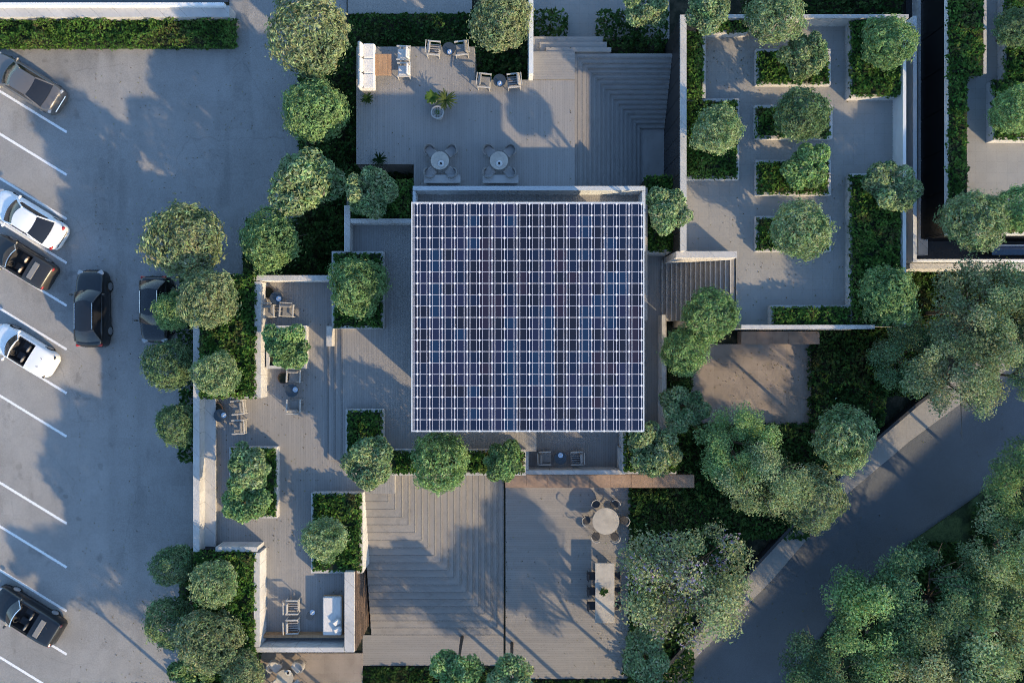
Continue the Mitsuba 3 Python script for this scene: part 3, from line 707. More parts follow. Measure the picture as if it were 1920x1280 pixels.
TREES = [  # px, py, radius px, crown height, kind, variant, ground, label, name
    (583, 63, 77, 4.6, 'round', 2, 0, 'big olive green tree at the right end of the long clipped hedge', 'round_tree'),
    (588, 205, 62, 4.4, 'round', 1, 0, 'round tree directly below the big olive tree, left of the white sofa terrace', 'round_tree'),
    (576, 342, 66, 4.4, 'lobed', 0, 0, 'shaggy tree left of the shrub bed at the solar roof\'s upper left', 'tree'),
    (509, 452, 59, 4.3, 'round', 1, 0, 'bright round tree just above the top left corner of the left terrace', 'round_tree'),
    (345, 450, 78, 4.4, 'round', 2, 0, 'large half shaded tree above the black pickup in the parking lane', 'round_tree'),
    (390, 560, 57, 5.4, 'round', 2, 3.8, 'olive round tree in the shrub bed beside the black pickup', 'round_tree'),
    (323, 585, 38, 3.9, 'round', 1, 0, 'small round tree overhanging the black pickup', 'round_tree'),
    (405, 703, 47, 5.3, 'round', 0, 3.8, 'pale round tree in the shrub bed, above the stone bench', 'round_tree'),
    (320, 685, 49, 4.0, 'round', 3, 0, 'dark round tree just below the black pickup', 'round_tree'),
    (328, 797, 41, 3.9, 'round', 3, 0, 'dark round tree standing alone midway down the parking lane edge', 'round_tree'),
    (326, 1060, 42, 3.9, 'round', 3, 0, 'dark round tree at the parking edge left of the corner planting', 'round_tree'),
    (318, 1165, 51, 4.0, 'round', 3, 0, 'dark bushy tree nearest the black open car at the bottom of the lot', 'round_tree'),
    (400, 1094, 47, 5.2, 'round', 0, 3.8, 'pale round tree at the top of the bottom left corner planting', 'round_tree'),
    (393, 1200, 62, 5.2, 'round', 2, 3.8, 'large olive tree in the bottom left corner planting', 'round_tree'),
    (452, 1264, 44, 5.0, 'round', 2, 3.8, 'olive tree beside the lower patio table at the bottom edge', 'round_tree'),
    (362, 1270, 42, 4.6, 'lobed', 1, 0, 'fresh green tree cut by the bottom edge, left of the olive trees', 'tree'),
    (536, 647, 46, 5.4, 'lobed', 1, 3.7, 'loose leaved small tree between the two pairs of left terrace armchairs', 'small_tree'),
    (464, 874, 48, 5.4, 'lobed', 0, 3.7, 'upper of two loose leaved small trees in the middle of the left terrace', 'small_tree'),
    (462, 938, 46, 5.2, 'lobed', 1, 3.7, 'lower of two loose leaved small trees in the middle of the left terrace', 'small_tree'),
    (607, 1008, 44, 5.3, 'round', 0, 3.9, 'neat round tree in the planter above the white daybed', 'round_tree'),
    (672, 536, 58, 5.7, 'round', 1, 4.2, 'big round tree in the planter left of the solar roof', 'round_tree'),
    (695, 870, 50, 5.4, 'lobed', 0, 4.2, 'loose leaved small tree at the top left of the broad stairs', 'small_tree'),
    (825, 866, 58, 5.4, 'round', 1, 3.9, 'broad feathery tree at the middle top of the broad stairs', 'round_tree'),
    (946, 868, 42, 5.2, 'lobed', 1, 3.9, 'small tree left of the dark balcony', 'small_tree'),
    (692, 363, 52, 5.2, 'lobed', 0, 3.6, 'loose leaved tree in the shrub bed at the solar roof\'s upper left corner', 'small_tree'),
    (1224, 846, 50, 4.2, 'lobed', 0, 2.5, 'loose leaved small tree right of the dark balcony', 'small_tree'),
    (1252, 394, 43, 6.7, 'lobed', 0, 2.5, 'small tree between the solar roof and the roof garden wall', 'small_tree'),
    (1336, 590, 58, 4.4, 'round', 1, 0.5, 'round tree at the foot of the side stairs', 'round_tree'),
    (1279, 661, 46, 4.0, 'round', 1, 0, 'round tree left of the shaded patio', 'round_tree'),
    (1281, 764, 44, 3.8, 'lobed', 0, 0, 'pointed loose leaved tree at the lower left of the shaded patio', 'small_tree'),
    (938, 32, 62, 4.5, 'round', 2, 0, 'olive round tree beside the long white wall at the top', 'round_tree'),
    (1213, 8, 45, 4.2, 'lobed', 2, 0, 'tree cut by the top edge above the sunken stepped court', 'small_tree'),
    (1330, 20, 46, 6.2, 'lobed', 0, 3.8, 'loose leaved tree in the top left corner of the roof garden', 'small_tree'),
    (1453, 26, 58, 6.2, 'round', 0, 3.3, 'shaggy round tree over the top wall of the roof garden', 'round_tree'),
    (1505, 100, 46, 5.3, 'lobed', 0, 3.7, 'small tree in the topmost of the four roof garden planters', 'small_tree'),
    (1502, 213, 56, 6.0, 'round', 3, 3.7, 'shaggy tree in the second of the four roof garden planters', 'round_tree'),
    (1343, 243, 49, 6.5, 'round', 0, 3.8, 'round tree along the left wall of the roof garden', 'round_tree'),
    (1514, 312, 46, 5.2, 'lobed', 1, 3.7, 'small tree in the third of the four roof garden planters', 'small_tree'),
    (1501, 432, 58, 5.8, 'round', 0, 3.7, 'round tree in the lowest of the four roof garden planters', 'round_tree'),
    (1667, 80, 54, 5.4, 'round', 1, 3.8, 'smooth round tree in the top right corner of the roof garden', 'round_tree'),
    (1671, 353, 50, 5.3, 'lobed', 0, 3.8, 'star shaped loose tree on the right side of the roof garden', 'small_tree'),
    (1668, 552, 61, 5.4, 'round', 1, 3.8, 'big round tree in the lower right corner of the roof garden', 'round_tree'),
    (1912, 50, 44, 6.2, 'round', 3, 4.5, 'tree at the right edge of the picture, nearest the top corner', 'round_tree'),
    (1902, 205, 48, 6.2, 'round', 1, 4.5, 'tree at the right edge on the neighbouring roof, second from the top', 'round_tree'),
    (1830, 412, 62, 6.2, 'round', 0, 4.4, 'large round tree overhanging the bottom of the dark light well', 'round_tree'),
    (1912, 392, 48, 6.2, 'round', 1, 4.4, 'tree at the right edge beside the blue glass canopy', 'round_tree'),
    (1290, 1082, 128, 5.6, 'big', 9, 0, 'big tree with lilac blossom beside the long dining table', 'flowering_tree'),
    (1385, 835, 82, 5.0, 'big', 3, 0, 'spreading bright green tree below the shaded patio', 'spreading_tree'),
    (1428, 905, 88, 5.4, 'big', 0, 0, 'spreading pale green tree left of the round tree by the road', 'spreading_tree'),
    (1577, 825, 62, 4.4, 'round', 0, 0, 'round tree at the lower right corner of the shaded patio', 'round_tree'),
    (1522, 935, 62, 4.4, 'round', 2, 0, 'round tree beside the pale pavement, lower of the two there', 'round_tree'),
    (1838, 580, 106, 5.6, 'big', 1, 0, 'big greyish tree on the bank below the weathered stone kerb', 'spreading_tree'),
    (1705, 668, 76, 4.0, 'big', 2, 0, 'dark spreading tree right of the shaded patio', 'spreading_tree'),
    (1800, 705, 92, 6.0, 'big', 1, 0, 'pale spreading tree reaching over the upper end of the road', 'spreading_tree'),
    (1905, 600, 88, 6.4, 'big', 0, 0, 'tree at the right edge above the road', 'spreading_tree'),
    (1945, 700, 55, 6.0, 'big', 2, 0, 'tree at the right edge over the far end of the road', 'spreading_tree'),
    (1925, 900, 82, 4.8, 'big', 3, 0.1, 'tree at the right edge on the far verge of the road, upper one', 'spreading_tree'),
    (1890, 1030, 96, 4.3, 'big', 0, 0.1, 'tree at the right edge on the far verge, beside the dark gap', 'spreading_tree'),
    (1745, 1110, 112, 4.4, 'big', 2, 0.1, 'largest dark tree on the far verge of the road', 'spreading_tree'),
    (1622, 1170, 108, 4.2, 'big', 3, 0.1, 'fresh green tree on the far verge leaning toward the road', 'spreading_tree'),
    (1850, 1190, 120, 4.7, 'big', 0, 0.1, 'big tree in the lower right corner', 'spreading_tree'),
    (1730, 1265, 104, 4.4, 'big', 1, 0.1, 'greyish tree on the bottom edge of the far verge', 'spreading_tree'),
    (1560, 1262, 92, 4.2, 'big', 2, 0.1, 'tree on the bottom edge nearest the road, far verge', 'spreading_tree'),
    (855, 1262, 50, 5.0, 'lobed', 1, 0, 'loose leaved tree on the bottom edge below the stairs', 'small_tree'),
    (960, 1275, 46, 5.0, 'lobed', 0, 0, 'loose leaved tree on the bottom edge, right of the one below the stairs', 'small_tree'),
    (1210, 1225, 52, 3.6, 'lobed', 2, 0, 'low leafy tree at the bottom right corner of the dining deck', 'small_tree'),
    # beyond the bottom edge: the trees whose shade falls across the stairs, the dining deck and the road
    (1017, 1394, 92, 5.5, 'big', 1, 0, 'tall tree past the bottom edge whose shade crosses the broad stairs', 'spreading_tree'),
    (1262, 1376, 84, 4.6, 'big', 2, 0, 'street tree past the bottom edge on the pavement', 'spreading_tree'),
    (1140, 1430, 105, 5.6, 'big', 0, 0, 'tall tree beyond the dining deck, out past the bottom edge', 'spreading_tree'),
    (1400, 1480, 120, 7.0, 'big', 1, 0, 'tall tree on the road side past the bottom edge', 'spreading_tree'),
    (300, 1395, 62, 5.0, 'lobed', 1, 0, 'loose tree past the bottom edge beside the parking lot', 'small_tree'),
    (470, 1425, 75, 5.2, 'big', 0, 0, 'spreading tree past the bottom edge below the corner planting', 'spreading_tree'),
    (640, 1440, 75, 5.2, 'big', 1, 0, 'spreading tree past the bottom edge below the lower patio', 'spreading_tree'),
    (385, 1415, 80, 5.6, 'big', 3, 0, 'spreading tree past the bottom edge, nearest the corner planting', 'spreading_tree'),
    (560, 1425, 80, 5.6, 'big', 2, 0, 'spreading tree past the bottom edge, between two others below the lower patio', 'spreading_tree'),
    (2030, 1050, 120, 8.4, 'big', 1, 0.1, 'tall tree on the far verge past the right edge, upper one', 'spreading_tree'),
]
for i, (px, py, rp, zc, kind, var, zg, lab, nm) in enumerate(TREES):
    key = numbered(nm); tag(key, lab, 'tree')
    x, y = W(px, py, zc)
    R = rp * (CAM_H - zc) / FOC * (1.14 if kind == 'lobed' else 1.0)
    m, col = dict(round=round_crown, lobed=lobed_crown, big=big_crown)[kind](500 + i, PALS[kind, var], **({'flowers': 0.22, 'n': 14000, 'size': 0.046} if var == 9 else {}))
    ang = rng.uniform(0, 6.283)
    ca, sa = math.cos(ang), math.sin(ang)
    v = m.vertices @ np.array([[ca, sa, 0], [-sa, ca, 0], [0, 0, 1]])
    wob = 1 + 0.12 * (meshkit.noise(v * 1.4 + i, i)[:, None] - 0.5)
    v = v * wob * [R * rng.uniform(0.97, 1.05), R * rng.uniform(0.97, 1.05), R * 0.92] + [x, y, zc]
    put(key + '__crown', mikit.ply((v, m.faces), 'm_leaf', color=col * rng.uniform(0.9, 1.1)))
    tm = trunk_mesh(i, zc - zg, 0, R, kind)
    if zg == 0.1:                                   # the trees of the far verge lean over the road
        tv = np.array(tm.vertices); lean = np.clip(1 - tv[:, 2] / (zc - zg), 0, 1.1)
        tv[:, 0] += 2.2 * lean; tv[:, 1] -= 2.2 * lean
        tm = (tv, tm.faces)
    put(key + '__trunk', mikit.ply(tm, 'm_bark'), T().translate([x, y, zg]))

# ---------------------------------------------------------------- leaf litter
lm, lc = [], []
for i, (a, b, c, d, z, n) in enumerate(((180, 90, 556, 420, 0.008, 260), (150, 430, 336, 1280, 0.008, 300), (670, 90, 1070, 345, DECK, 90), (490, 530, 645, 900, DECK, 110), (380, 745, 480, 1020, DECK, 60), (490, 920, 640, 1180, DECK, 60),
                                           (1290, 340, 1590, 600, 3.305, 130), (1326, 66, 1590, 330, 3.305, 130), (950, 918, 1180, 1268, 0.085, 160), (1298, 648, 1518, 794, 0.125, 170), (1250, 760, 1880, 1270, 0.015, 500))):
    r = np.random.default_rng(900 + i)
    cl = r.uniform(0, 1, (12, 2))
    q = np.clip(cl[r.integers(0, 12, n)] + r.normal(size=(n, 2)) * 0.16, 0, 1)
    px, py = a + (c - a) * q[:, 0], b + (d - b) * q[:, 1]
    if c - a > 600:                                  # along the road: only what lies on it
        keep = (py - 931 > -0.93 * (px - 1582) + 30) & (py - 1130 < -0.95 * (px - 1590) - 30); px, py = px[keep], py[keep]
    x, y = W(px, py, z)
    k = len(x)
    m, col = leaves(np.c_[x, y, np.full(k, z + 0.02)], np.c_[r.normal(size=(k, 2)) * 0.25, np.ones(k)], 0.085, np.array([[0.16, 0.12, 0.05], [0.20, 0.19, 0.07], [0.10, 0.07, 0.04]])[r.integers(0, 3, k)], 900 + i)
    lm.append(m); lc.append(col)
put('fallen_leaves', mikit.ply(trimesh.Trimesh(np.vstack([m.vertices for m in lm]), np.vstack([m.faces + o for m, o in zip(lm, np.cumsum([0] + [len(m.vertices) for m in lm[:-1]]))]), process=False), 'm_leaf', color=np.vstack(lc)))
tag('fallen_leaves', 'dry fallen leaves scattered on the paving and the road', 'leaves', kind='stuff')

# ---------------------------------------------------------------- furniture
def place(name, parts, at, rot=0.0, label=None, cat_=None, group=None, scale=1.0):
    rot += rng.normal() * 2.5 if 'chair' in name else 0
    """parts: (name, shape dict[, label]); at: (photo x, photo y, height)."""
    key = numbered(name); tag(key, label, cat_, group)
    x, y = W(*at)
    tw = T().translate([x, y, at[2]]).rotate([0, 0, 1], rot).scale(scale)
    used = {}
    last = {}
    for nm, shp in parts:                           # 'wheel/rim' is a sub-part of the wheel before it
        hold, sub = nm.split('/') if '/' in nm else (None, nm)
        pre = last[hold] if hold else key
        n = used.get((pre, sub), 0); used[pre, sub] = n + 1
        last[sub] = put(f'{pre}__{sub}' + (f'_{n:03d}' if n else ''), shp, tw)
    return key


def P(mesh, m, smooth=False):
    return mikit.ply(mesh, m, smooth=smooth)


def moved(m, x=0, y=0, z=0, rx=0, ry=0, rz=0):
    m = m.copy()
    for a, ax in ((rx, [1, 0, 0]), (ry, [0, 1, 0]), (rz, [0, 0, 1])):
        if a:
            m.apply_transform(trimesh.transformations.rotation_matrix(math.radians(a), ax))
    m.apply_translation([x, y, z])
    return m


def legs4(w, d, h, r, m, taper=0.7):
    return [('leg', P(rod([sx * w, sy * d, 0], [sx * w * 0.94, sy * d * 0.94, h], r * taper, r, 6), m)) for sx in (-1, 1) for sy in (-1, 1)]


# armchair with open arms, faces +y (the back is at -y)
def armchair(frame, cushion, slats=False):
    p = [('seat', P(rbox(0.60, 0.60, 0.15, 0.04, (0, 0.02, 0.28)), cushion)),
         ('backrest', P(moved(rbox(0.60, 0.14, 0.46, 0.05), 0, -0.34, 0.40, rx=-14), cushion))]
    for s in (-1, 1):
        p.append(('arm', P(cat(rbox(0.09, 0.74, 0.05, 0.015, (s * 0.385, 0.0, 0.58)), rod([s * 0.385, 0.33, 0], [s * 0.385, 0.33, 0.58], 0.025), rod([s * 0.385, -0.35, 0], [s * 0.385, -0.35, 0.66], 0.025)), frame)))
    p += [('rail', P(rbox(0.70, 0.06, 0.05, 0.01, (0, 0.33, 0.23)), frame)), ('rail', P(rbox(0.70, 0.06, 0.05, 0.01, (0, -0.35, 0.23)), frame)), ('top_rail', P(rbox(0.72, 0.05, 0.06, 0.015, (0, -0.44, 0.78)), frame))]
    if slats:
        for k in range(4):
            p.append(('slat', P(rbox(0.05, 0.56, 0.02, 0.006, (-0.2 + 0.133 * k, 0.02, 0.436)), 'm_charcoal')))
    return p


def tub_chair(shell, seat):
    a = np.radians(np.linspace(-20, 200, 15)) + math.pi
    ro, ri = 0.33, 0.265
    v, f = [], []
    for i, t in enumerate(a):
        h = 0.62 + 0.16 * math.sin(math.pi * i / 14)
        for r, z in ((ro, 0.34), (ro * 1.04, h), (ri * 1.04, h), (ri, 0.36)):
            v.append([r * math.cos(t), r * math.sin(t), z])
    for i in range(14):
        for k in range(4):
            q = [i * 4 + k, (i + 1) * 4 + k, (i + 1) * 4 + (k + 1) % 4, i * 4 + (k + 1) % 4]
            f += [[q[0], q[1], q[2]], [q[0], q[2], q[3]]]
    f += [[0, 1, 2], [0, 2, 3], [56, 58, 57], [56, 59, 58]]
    return [('backrest', P(trimesh.Trimesh(v, f, process=False), shell, 40)), ('seat', P(rbox(0.52, 0.60, 0.13, 0.04, (0, 0.06, 0.33)), seat))] + legs4(0.22, 0.24, 0.34, 0.022, 'm_cream_frame')


def round_chair(m, rail):
    a = np.radians(np.linspace(200, 340, 11))
    return [('seat', P(cyl(0.23, 0.07, (0, 0, 0.40), 22), m)),
            ('backrest', P(cat(*[rod([0.27 * math.cos(p), 0.27 * math.sin(p), 0.74], [0.27 * math.cos(q), 0.27 * math.sin(q), 0.74], 0.022) for p, q in zip(a[:-1], a[1:])], rod([0.2, -0.1, 0.42], [0.255, -0.09, 0.74], 0.014), rod([-0.2, -0.1, 0.42], [-0.255, -0.09, 0.74], 0.014)), rail))] + legs4(0.17, 0.17, 0.40, 0.016, 'm_dark_metal')


def block_chair(m):
    return [('seat', P(rbox(0.50, 0.50, 0.09, 0.03, (0, 0, 0.39)), m)), ('backrest', P(moved(rbox(0.50, 0.06, 0.44, 0.025), 0, -0.25, 0.44, rx=-8), m))] + legs4(0.21, 0.21, 0.39, 0.018, 'm_dark_metal')


def round_table(r, h, top, base):
    return [('tabletop', P(cyl(r, 0.045, (0, 0, h - 0.045), 40), top)), ('stem', P(cyl(0.05, h - 0.07, (0, 0, 0.025), 14), base)), ('base', P(cyl(r * 0.45, 0.03, (0, 0, 0), 28, r * 0.4), base))]


CH_W, CH_C, CH_S = armchair('m_cream_frame', 'm_white_fabric'), armchair('m_cream_frame', 'm_grey_fabric'), armchair('m_cream_frame', 'm_light_fabric', True)
TUB, TUB_PALE = tub_chair('m_grey_fabric', 'm_light_fabric'), tub_chair('m_light_fabric', 'm_white_fabric')
RCH, BCH = round_chair('m_charcoal', 'm_cream_frame'), block_chair('m_charcoal')
DT = round_table(0.52, 0.74, 'm_stone_top', 'm_dark_metal')
ST = round_table(0.37, 0.52, 'm_smoked_glass', 'm_dark_metal')
SHADOW_BOWL = [('bowl', P(cat(cyl(0.2, 0.26, (0, 0, 0), 24, 0.33), ring(0.29, 0.34, 0.26, 0.29)), 'm_dark_brown', 30)), ('soil', P(cyl(0.29, 0.01, (0, 0, 0.262), 20), 'm_soil'))]  # dark bowl shape put where a side table only casts its shadow


def glass(n=12):
    return P(cat(cyl(0.028, 0.004, n=n), cyl(0.005, 0.07, n=8), cyl(0.02, 0.09, (0, 0, 0.07), n, 0.042)), 'm_ceramic', 40)


def place_setting(at, where):
    place('plate', [('dish', P(cat(cyl(0.09, 0.012, n=26), cyl(0.10, 0.022, (0, 0, 0.012), 26, 0.19)), 'm_ceramic', 30)), ('cup', P(cat(ring(0.05, 0.062, 0.03, 0.13, 18), cyl(0.05, 0.06, (0, 0, 0.034), 18)), 'm_dark_metal', 30))], at, 30, f'white plate with a dark cup on the {where}', 'plate')


def drinks(at, where):
    place('tray', [('tray', P(cat(cyl(0.15, 0.015, n=24), ring(0.14, 0.15, 0.015, 0.04)), 'm_chrome', 30)), ('glass', mikit.ply(moved(trimesh.util.concatenate([cyl(0.04, 0.13, (0.05, 0.03, 0.016), 14), cyl(0.03, 0.2, (-0.05, -0.02, 0.016), 14, 0.018)])), 'm_ceramic', smooth=30))], at, 15, f'silver tray with drinks on the {where}', 'tray')


D = DECK + 0.004
# top terrace
SO_F = [('frame', P(cat(rbox(0.84, 2.62, 0.24, 0.03, (0, 0, 0.06)), rbox(0.16, 2.62, 0.62, 0.04, (-0.40, 0, 0.10))), 'm_white_fabric'))]
for k in range(3):
    SO_F.append(('seat_cushion', P(rbox(0.62, 0.84, 0.17, 0.05, (0.09, 0.86 - 0.86 * k, 0.30)), 'm_white_fabric')))
for k in range(3):
    SO_F.append(('back_cushion', P(moved(rbox(0.18, 0.78, 0.42, 0.07), -0.25, 0.86 - 0.86 * k, 0.44, ry=-12), 'm_white_fabric')))
place('sofa', SO_F, (691, 129, D + 0.45), 0, 'long white three seat sofa on the top terrace', 'sofa')
scene_sofa_z = None
for i, (yy, lab) in enumerate(((103, 'topmost'), (135, 'middle'), (160, 'lowest'))):
    place('cushion', [('pad', P(moved(rbox(0.13, 0.42, 0.40, 0.06), 0, 0, 0, ry=-20, rz=10 * (i - 1)), 'm_light_fabric'))], (688, yy, D + 0.52), 0, f'{lab} pale cushion on the long white sofa', 'cushion')
place('coffee_table', [('plank', P(rbox(0.23, 1.22, 0.05, 0.008, (-0.36 + 0.24 * k, 0, 0.33)), 'm_wood')) for k in range(4)] + legs4(0.4, 0.52, 0.33, 0.03, 'm_wood'), (720, 126, D + 0.3), 0, 'low wooden coffee table in front of the long white sofa', 'coffee table')
place('armchair', CH_W, (758, 107, D), 90, 'white armchair facing the coffee table, the sunlit upper one', 'armchair')
place('armchair', CH_W, (759, 138, D), 90, 'white armchair facing the coffee table, the shaded lower one', 'armchair')
place('armchair', CH_S, (815, 98, D), -95, 'armchair left of the round table at the top terrace edge', 'armchair')
place('armchair', CH_C, (866, 98, D), 95, 'armchair right of the round table at the top terrace edge', 'armchair')
place('side_table', ST, (843, 98, D), 0, 'dark round glass table between two armchairs at the top terrace edge', 'side table')
drinks((843, 98, D + 0.53), 'round table at the top terrace edge')
place('armchair', CH_C, (909, 158, D), -95, 'grey armchair left of the round table under the lawn corner', 'armchair')
place('armchair', CH_S, (963, 158, D), 95, 'slatted armchair right of the round table under the lawn corner', 'armchair')
place('side_table', ST, (937, 157, D), 0, 'dark round glass table between two armchairs under the lawn corner', 'side table')
drinks((937, 157, D + 0.53), 'round table under the lawn corner')
for cx, w in ((827, 'left'), (936, 'right')):
    place('dining_table', DT, (cx, 307, D), 0, f'{w} of the two pale round dining tables above the roof', 'dining table')
    place_setting((cx, 307, D + 0.745), f'{w} round dining table above the roof')
    for dx, dy, rot, q in ((-20, -21, -135, 'upper left'), (21, -21, 135, 'upper right'), (-20, 21, -45, 'lower left'), (21, 21, 45, 'lower right')):
        place('dining_chair', TUB, (cx + dx, 307 + dy, D), rot, f'{q} tub chair at the {w} round dining table above the roof', 'dining chair', scale=1.0)
# left terrace
place('armchair', CH_C, (507, 584, D), 180, 'left armchair of the pair in the upper left terrace corner', 'armchair')
place('armchair', CH_C, (543, 583, D), 180, 'right armchair of the pair in the upper left terrace corner', 'armchair')
place('side_table', ST, (523, 560, D), 0, 'dark round glass table in the upper left terrace corner', 'side table')
drinks((523, 560, D + 0.53), 'round table in the upper left terrace corner')
place('shadow_bowl', SHADOW_BOWL, (506, 549, D), 0, 'dark bowl standing in for a table shadow in the upper left terrace corner', 'planter')
place('armchair', CH_C, (556, 704, D), 180, 'armchair directly below the small loose tree on the left terrace', 'armchair')
place('armchair', CH_C, (556, 759, D), 0, 'armchair facing up to the small loose tree on the left terrace', 'armchair')
place('side_table', ST, (552, 731, D), 0, 'dark round glass table between two armchairs below the small loose tree', 'side table')
drinks((554, 730, D + 0.53), 'round table below the small loose tree')
place('shadow_bowl', SHADOW_BOWL, (534, 708, D), 0, 'dark bowl standing in for a table shadow beside the armchair below the small loose tree', 'planter')
place('armchair', CH_C, (452, 762, D), 90, 'upper armchair of the pair by the stone bench', 'armchair')
place('armchair', CH_C, (453, 798, D), 90, 'lower armchair of the pair by the stone bench', 'armchair')
place('side_table', ST, (419, 777, D), 0, 'dark round glass table by the stone bench', 'side table')
drinks((420, 778, D + 0.53), 'round table by the stone bench')
place('shadow_bowl', SHADOW_BOWL, (410, 764, D), 0, 'dark bowl standing in for a table shadow at the top end of the stone bench', 'planter')
# bottom left terrace
place('armchair', CH_S, (553, 1131, D), -90, 'upper slatted armchair left of the daybed', 'armchair')
place('armchair', CH_S, (553, 1167, D), -90, 'lower slatted armchair left of the daybed', 'armchair')
place('side_table', round_table(0.24, 0.5, 'm_smoked_glass', 'm_dark_metal'), (586, 1148, D), 0, 'small dark round table between slatted armchairs and daybed', 'side table')
drinks((586, 1147, D + 0.51), 'small dark table beside the daybed')
place('daybed', [('mattress', P(rbox(1.06, 2.2, 0.22, 0.05, (0, 0, 0.24)), 'm_white_fabric')), ('frame', P(rbox(1.1, 2.24, 0.12, 0.02, (0, 0, 0.12)), 'm_wood'))] + legs4(0.48, 1.0, 0.12, 0.04, 'm_wood'), (626, 1149, D + 0.2), 0, 'white daybed in the bottom left terrace corner', 'daybed')
for i, (a, b, r, lab) in enumerate(((632, 1164, 35, 'upper'), (634, 1178, 25, 'lower'))):
    place('pillow', [('pad', P(moved(rbox(0.46, 0.34, 0.14, 0.065), 0, 0, 0.05, rx=14, rz=r), 'm_white_fabric'))], (a, b, D + 0.66), 0, f'{lab} white pillow on the daybed', 'pillow')
# lower patio at the bottom edge
place('dining_table', DT, (541, 1260, 0.1), 0, 'pale round dining table on the bottom edge below the daybed terrace', 'dining table')
place_setting((541, 1260, 0.85), 'round dining table on the bottom edge')
for dx, dy, rot, q in ((-22, -19, -135, 'upper left'), (23, -19, 135, 'upper right'), (-22, 20, -45, 'lower left'), (23, 20, 45, 'lower right')):
    place('dining_chair', TUB_PALE, (541 + dx, 1260 + dy, 0.1), rot, f'{q} pale tub chair at the round table on the bottom edge', 'dining chair', scale=1.15)
# dark balcony
place('armchair', CH_C, (1021, 856, 1.005), -90, 'left armchair on the dark balcony', 'armchair')
place('armchair', CH_S, (1080, 856, 1.005), 90, 'right slatted armchair on the dark balcony', 'armchair')
place('side_table', ST, (1050, 856, 1.005), 0, 'dark round glass table on the dark balcony', 'side table')
drinks((1051, 853, 1.53), 'round table on the dark balcony')
# dining deck
R = 0.085
place('dining_table', round_table(0.82, 0.75, 'm_stone_top', 'm_dark_metal'), (1133, 971, R), 0, 'large pale round dining table with six chairs on the lower deck', 'dining table')
for a, q in ((90, 'right'), (150, 'upper right'), (210, 'upper left'), (270, 'left'), (330, 'lower left'), (30, 'lower right')):
    t = math.radians(a - 90)
    place('round_chair', RCH, (1133 + 35 * math.cos(t), 971 - 35 * math.sin(t), R), a, f'{q} dark round chair at the large table on the lower deck', 'dining chair', scale=1.1)
place('long_table', [('tabletop', P(rbox(1.18, 3.66, 0.07, 0.012, (0, 0, 0.70)), 'm_stone_top'))] + legs4(0.48, 1.6, 0.70, 0.05, 'm_stone_top'), (1131, 1103, R), 0, 'long pale dining table beside the tree with lilac blossom', 'dining table')
for i, (yy, q) in enumerate(((1075, 'top'), (1103, 'middle'), (1130, 'bottom'))):
    place('dark_chair', BCH, (1107, yy, R), -90, f'{q} dark chair on the left side of the long table', 'dining chair')
    place('dark_chair', BCH, (1154, yy, R), 90, f'{q} dark chair on the right side of the long table', 'dining chair')


# potted plants
def plant_leaves(n, L, w, seed, droop=0.5, z=0.3, up=0.7, col=((0.05, 0.11, 0.03), (0.09, 0.16, 0.04))):
    r = np.random.default_rng(seed)
    v, f, c = [], [], []
    for k in range(n):
        a = k * 2.4 + r.uniform(-0.3, 0.3)
        l, lift = L * r.uniform(0.65, 1.05), up * r.uniform(0.5, 1.3)
        d, s = np.array([math.cos(a), math.sin(a), 0]), np.array([-math.sin(a), math.cos(a), 0])
        base = len(v)
        cc = np.array(col[0]) + (np.array(col[1]) - np.array(col[0])) * r.random()
        for t in (0.0, 0.3, 0.6, 0.85, 1.0):
            p = d * l * t + np.array([0, 0, z + l * (lift * t - droop * t * t)])
            ww = w * (0.35 + 2.2 * t * (1 - t) if t < 1 else 0.05)
            v += [p - s * ww / 2 + [0, 0, 0.12 * ww], p, p + s * ww / 2 + [0, 0, 0.12 * ww]]; c += [cc] * 3
        for i in range(4):
            q = base + i * 3
            f += [[q, q + 1, q + 4], [q, q + 4, q + 3], [q + 1, q + 2, q + 5], [q + 1, q + 5, q + 4]]
    return mikit.ply(trimesh.Trimesh(v, f, process=False), 'm_leaf', color=np.array(c))


def pot(r, h, m):
    return [('pot', P(cat(cyl(r * 0.75, h, n=26, r2=r), ring(r * 0.86, r * 1.05, h - 0.02, h + 0.03)), m, 30)), ('pot/soil', P(cyl(r * 0.86, 0.01, (0, 0, h - 0.01), 20), 'm_soil'))]


place('potted_plant', pot(0.30, 0.5, 'm_concrete_pot') + [('leaves', plant_leaves(46, 0.42, 0.2, 1, 0.5, 0.55, 0.9))], (812, 190, D), 0, 'round leaved plant in a pale pot, left of the three pots on the top terrace', 'potted plant')
place('potted_plant', pot(0.26, 0.45, 'm_concrete_pot') + [('leaves', plant_leaves(38, 0.72, 0.085, 2, 0.55, 0.5, 0.9, ((0.05, 0.09, 0.03), (0.12, 0.15, 0.05))))], (837, 195, D), 0, 'spiky palm in a pot, right of the three pots on the top terrace', 'potted plant')
place('potted_plant', pot(0.36, 0.6, 'm_concrete_pot') + [('leaves', plant_leaves(9, 0.2, 0.05, 3, 0.3, 0.58, 0.8))], (822, 217, D), 0, 'wide pot with almost bare soil, lowest of the three on the top terrace', 'potted plant')
place('potted_plant', pot(0.16, 0.3, 'm_dark_metal') + [('leaves', plant_leaves(26, 0.42, 0.07, 4, 0.5, 0.32, 0.8, ((0.015, 0.04, 0.015), (0.03, 0.06, 0.02))))], (691, 189, D), 0, 'small dark palm below the long white sofa', 'potted plant')
place('potted_plant', pot(0.16, 0.3, 'm_dark_metal') + [('leaves', plant_leaves(28, 0.5, 0.07, 5, 0.5, 0.32, 0.8, ((0.012, 0.03, 0.012), (0.03, 0.06, 0.02))))], (713, 302, D), 0, 'small dark palm at the lower edge of the top terrace', 'potted plant')
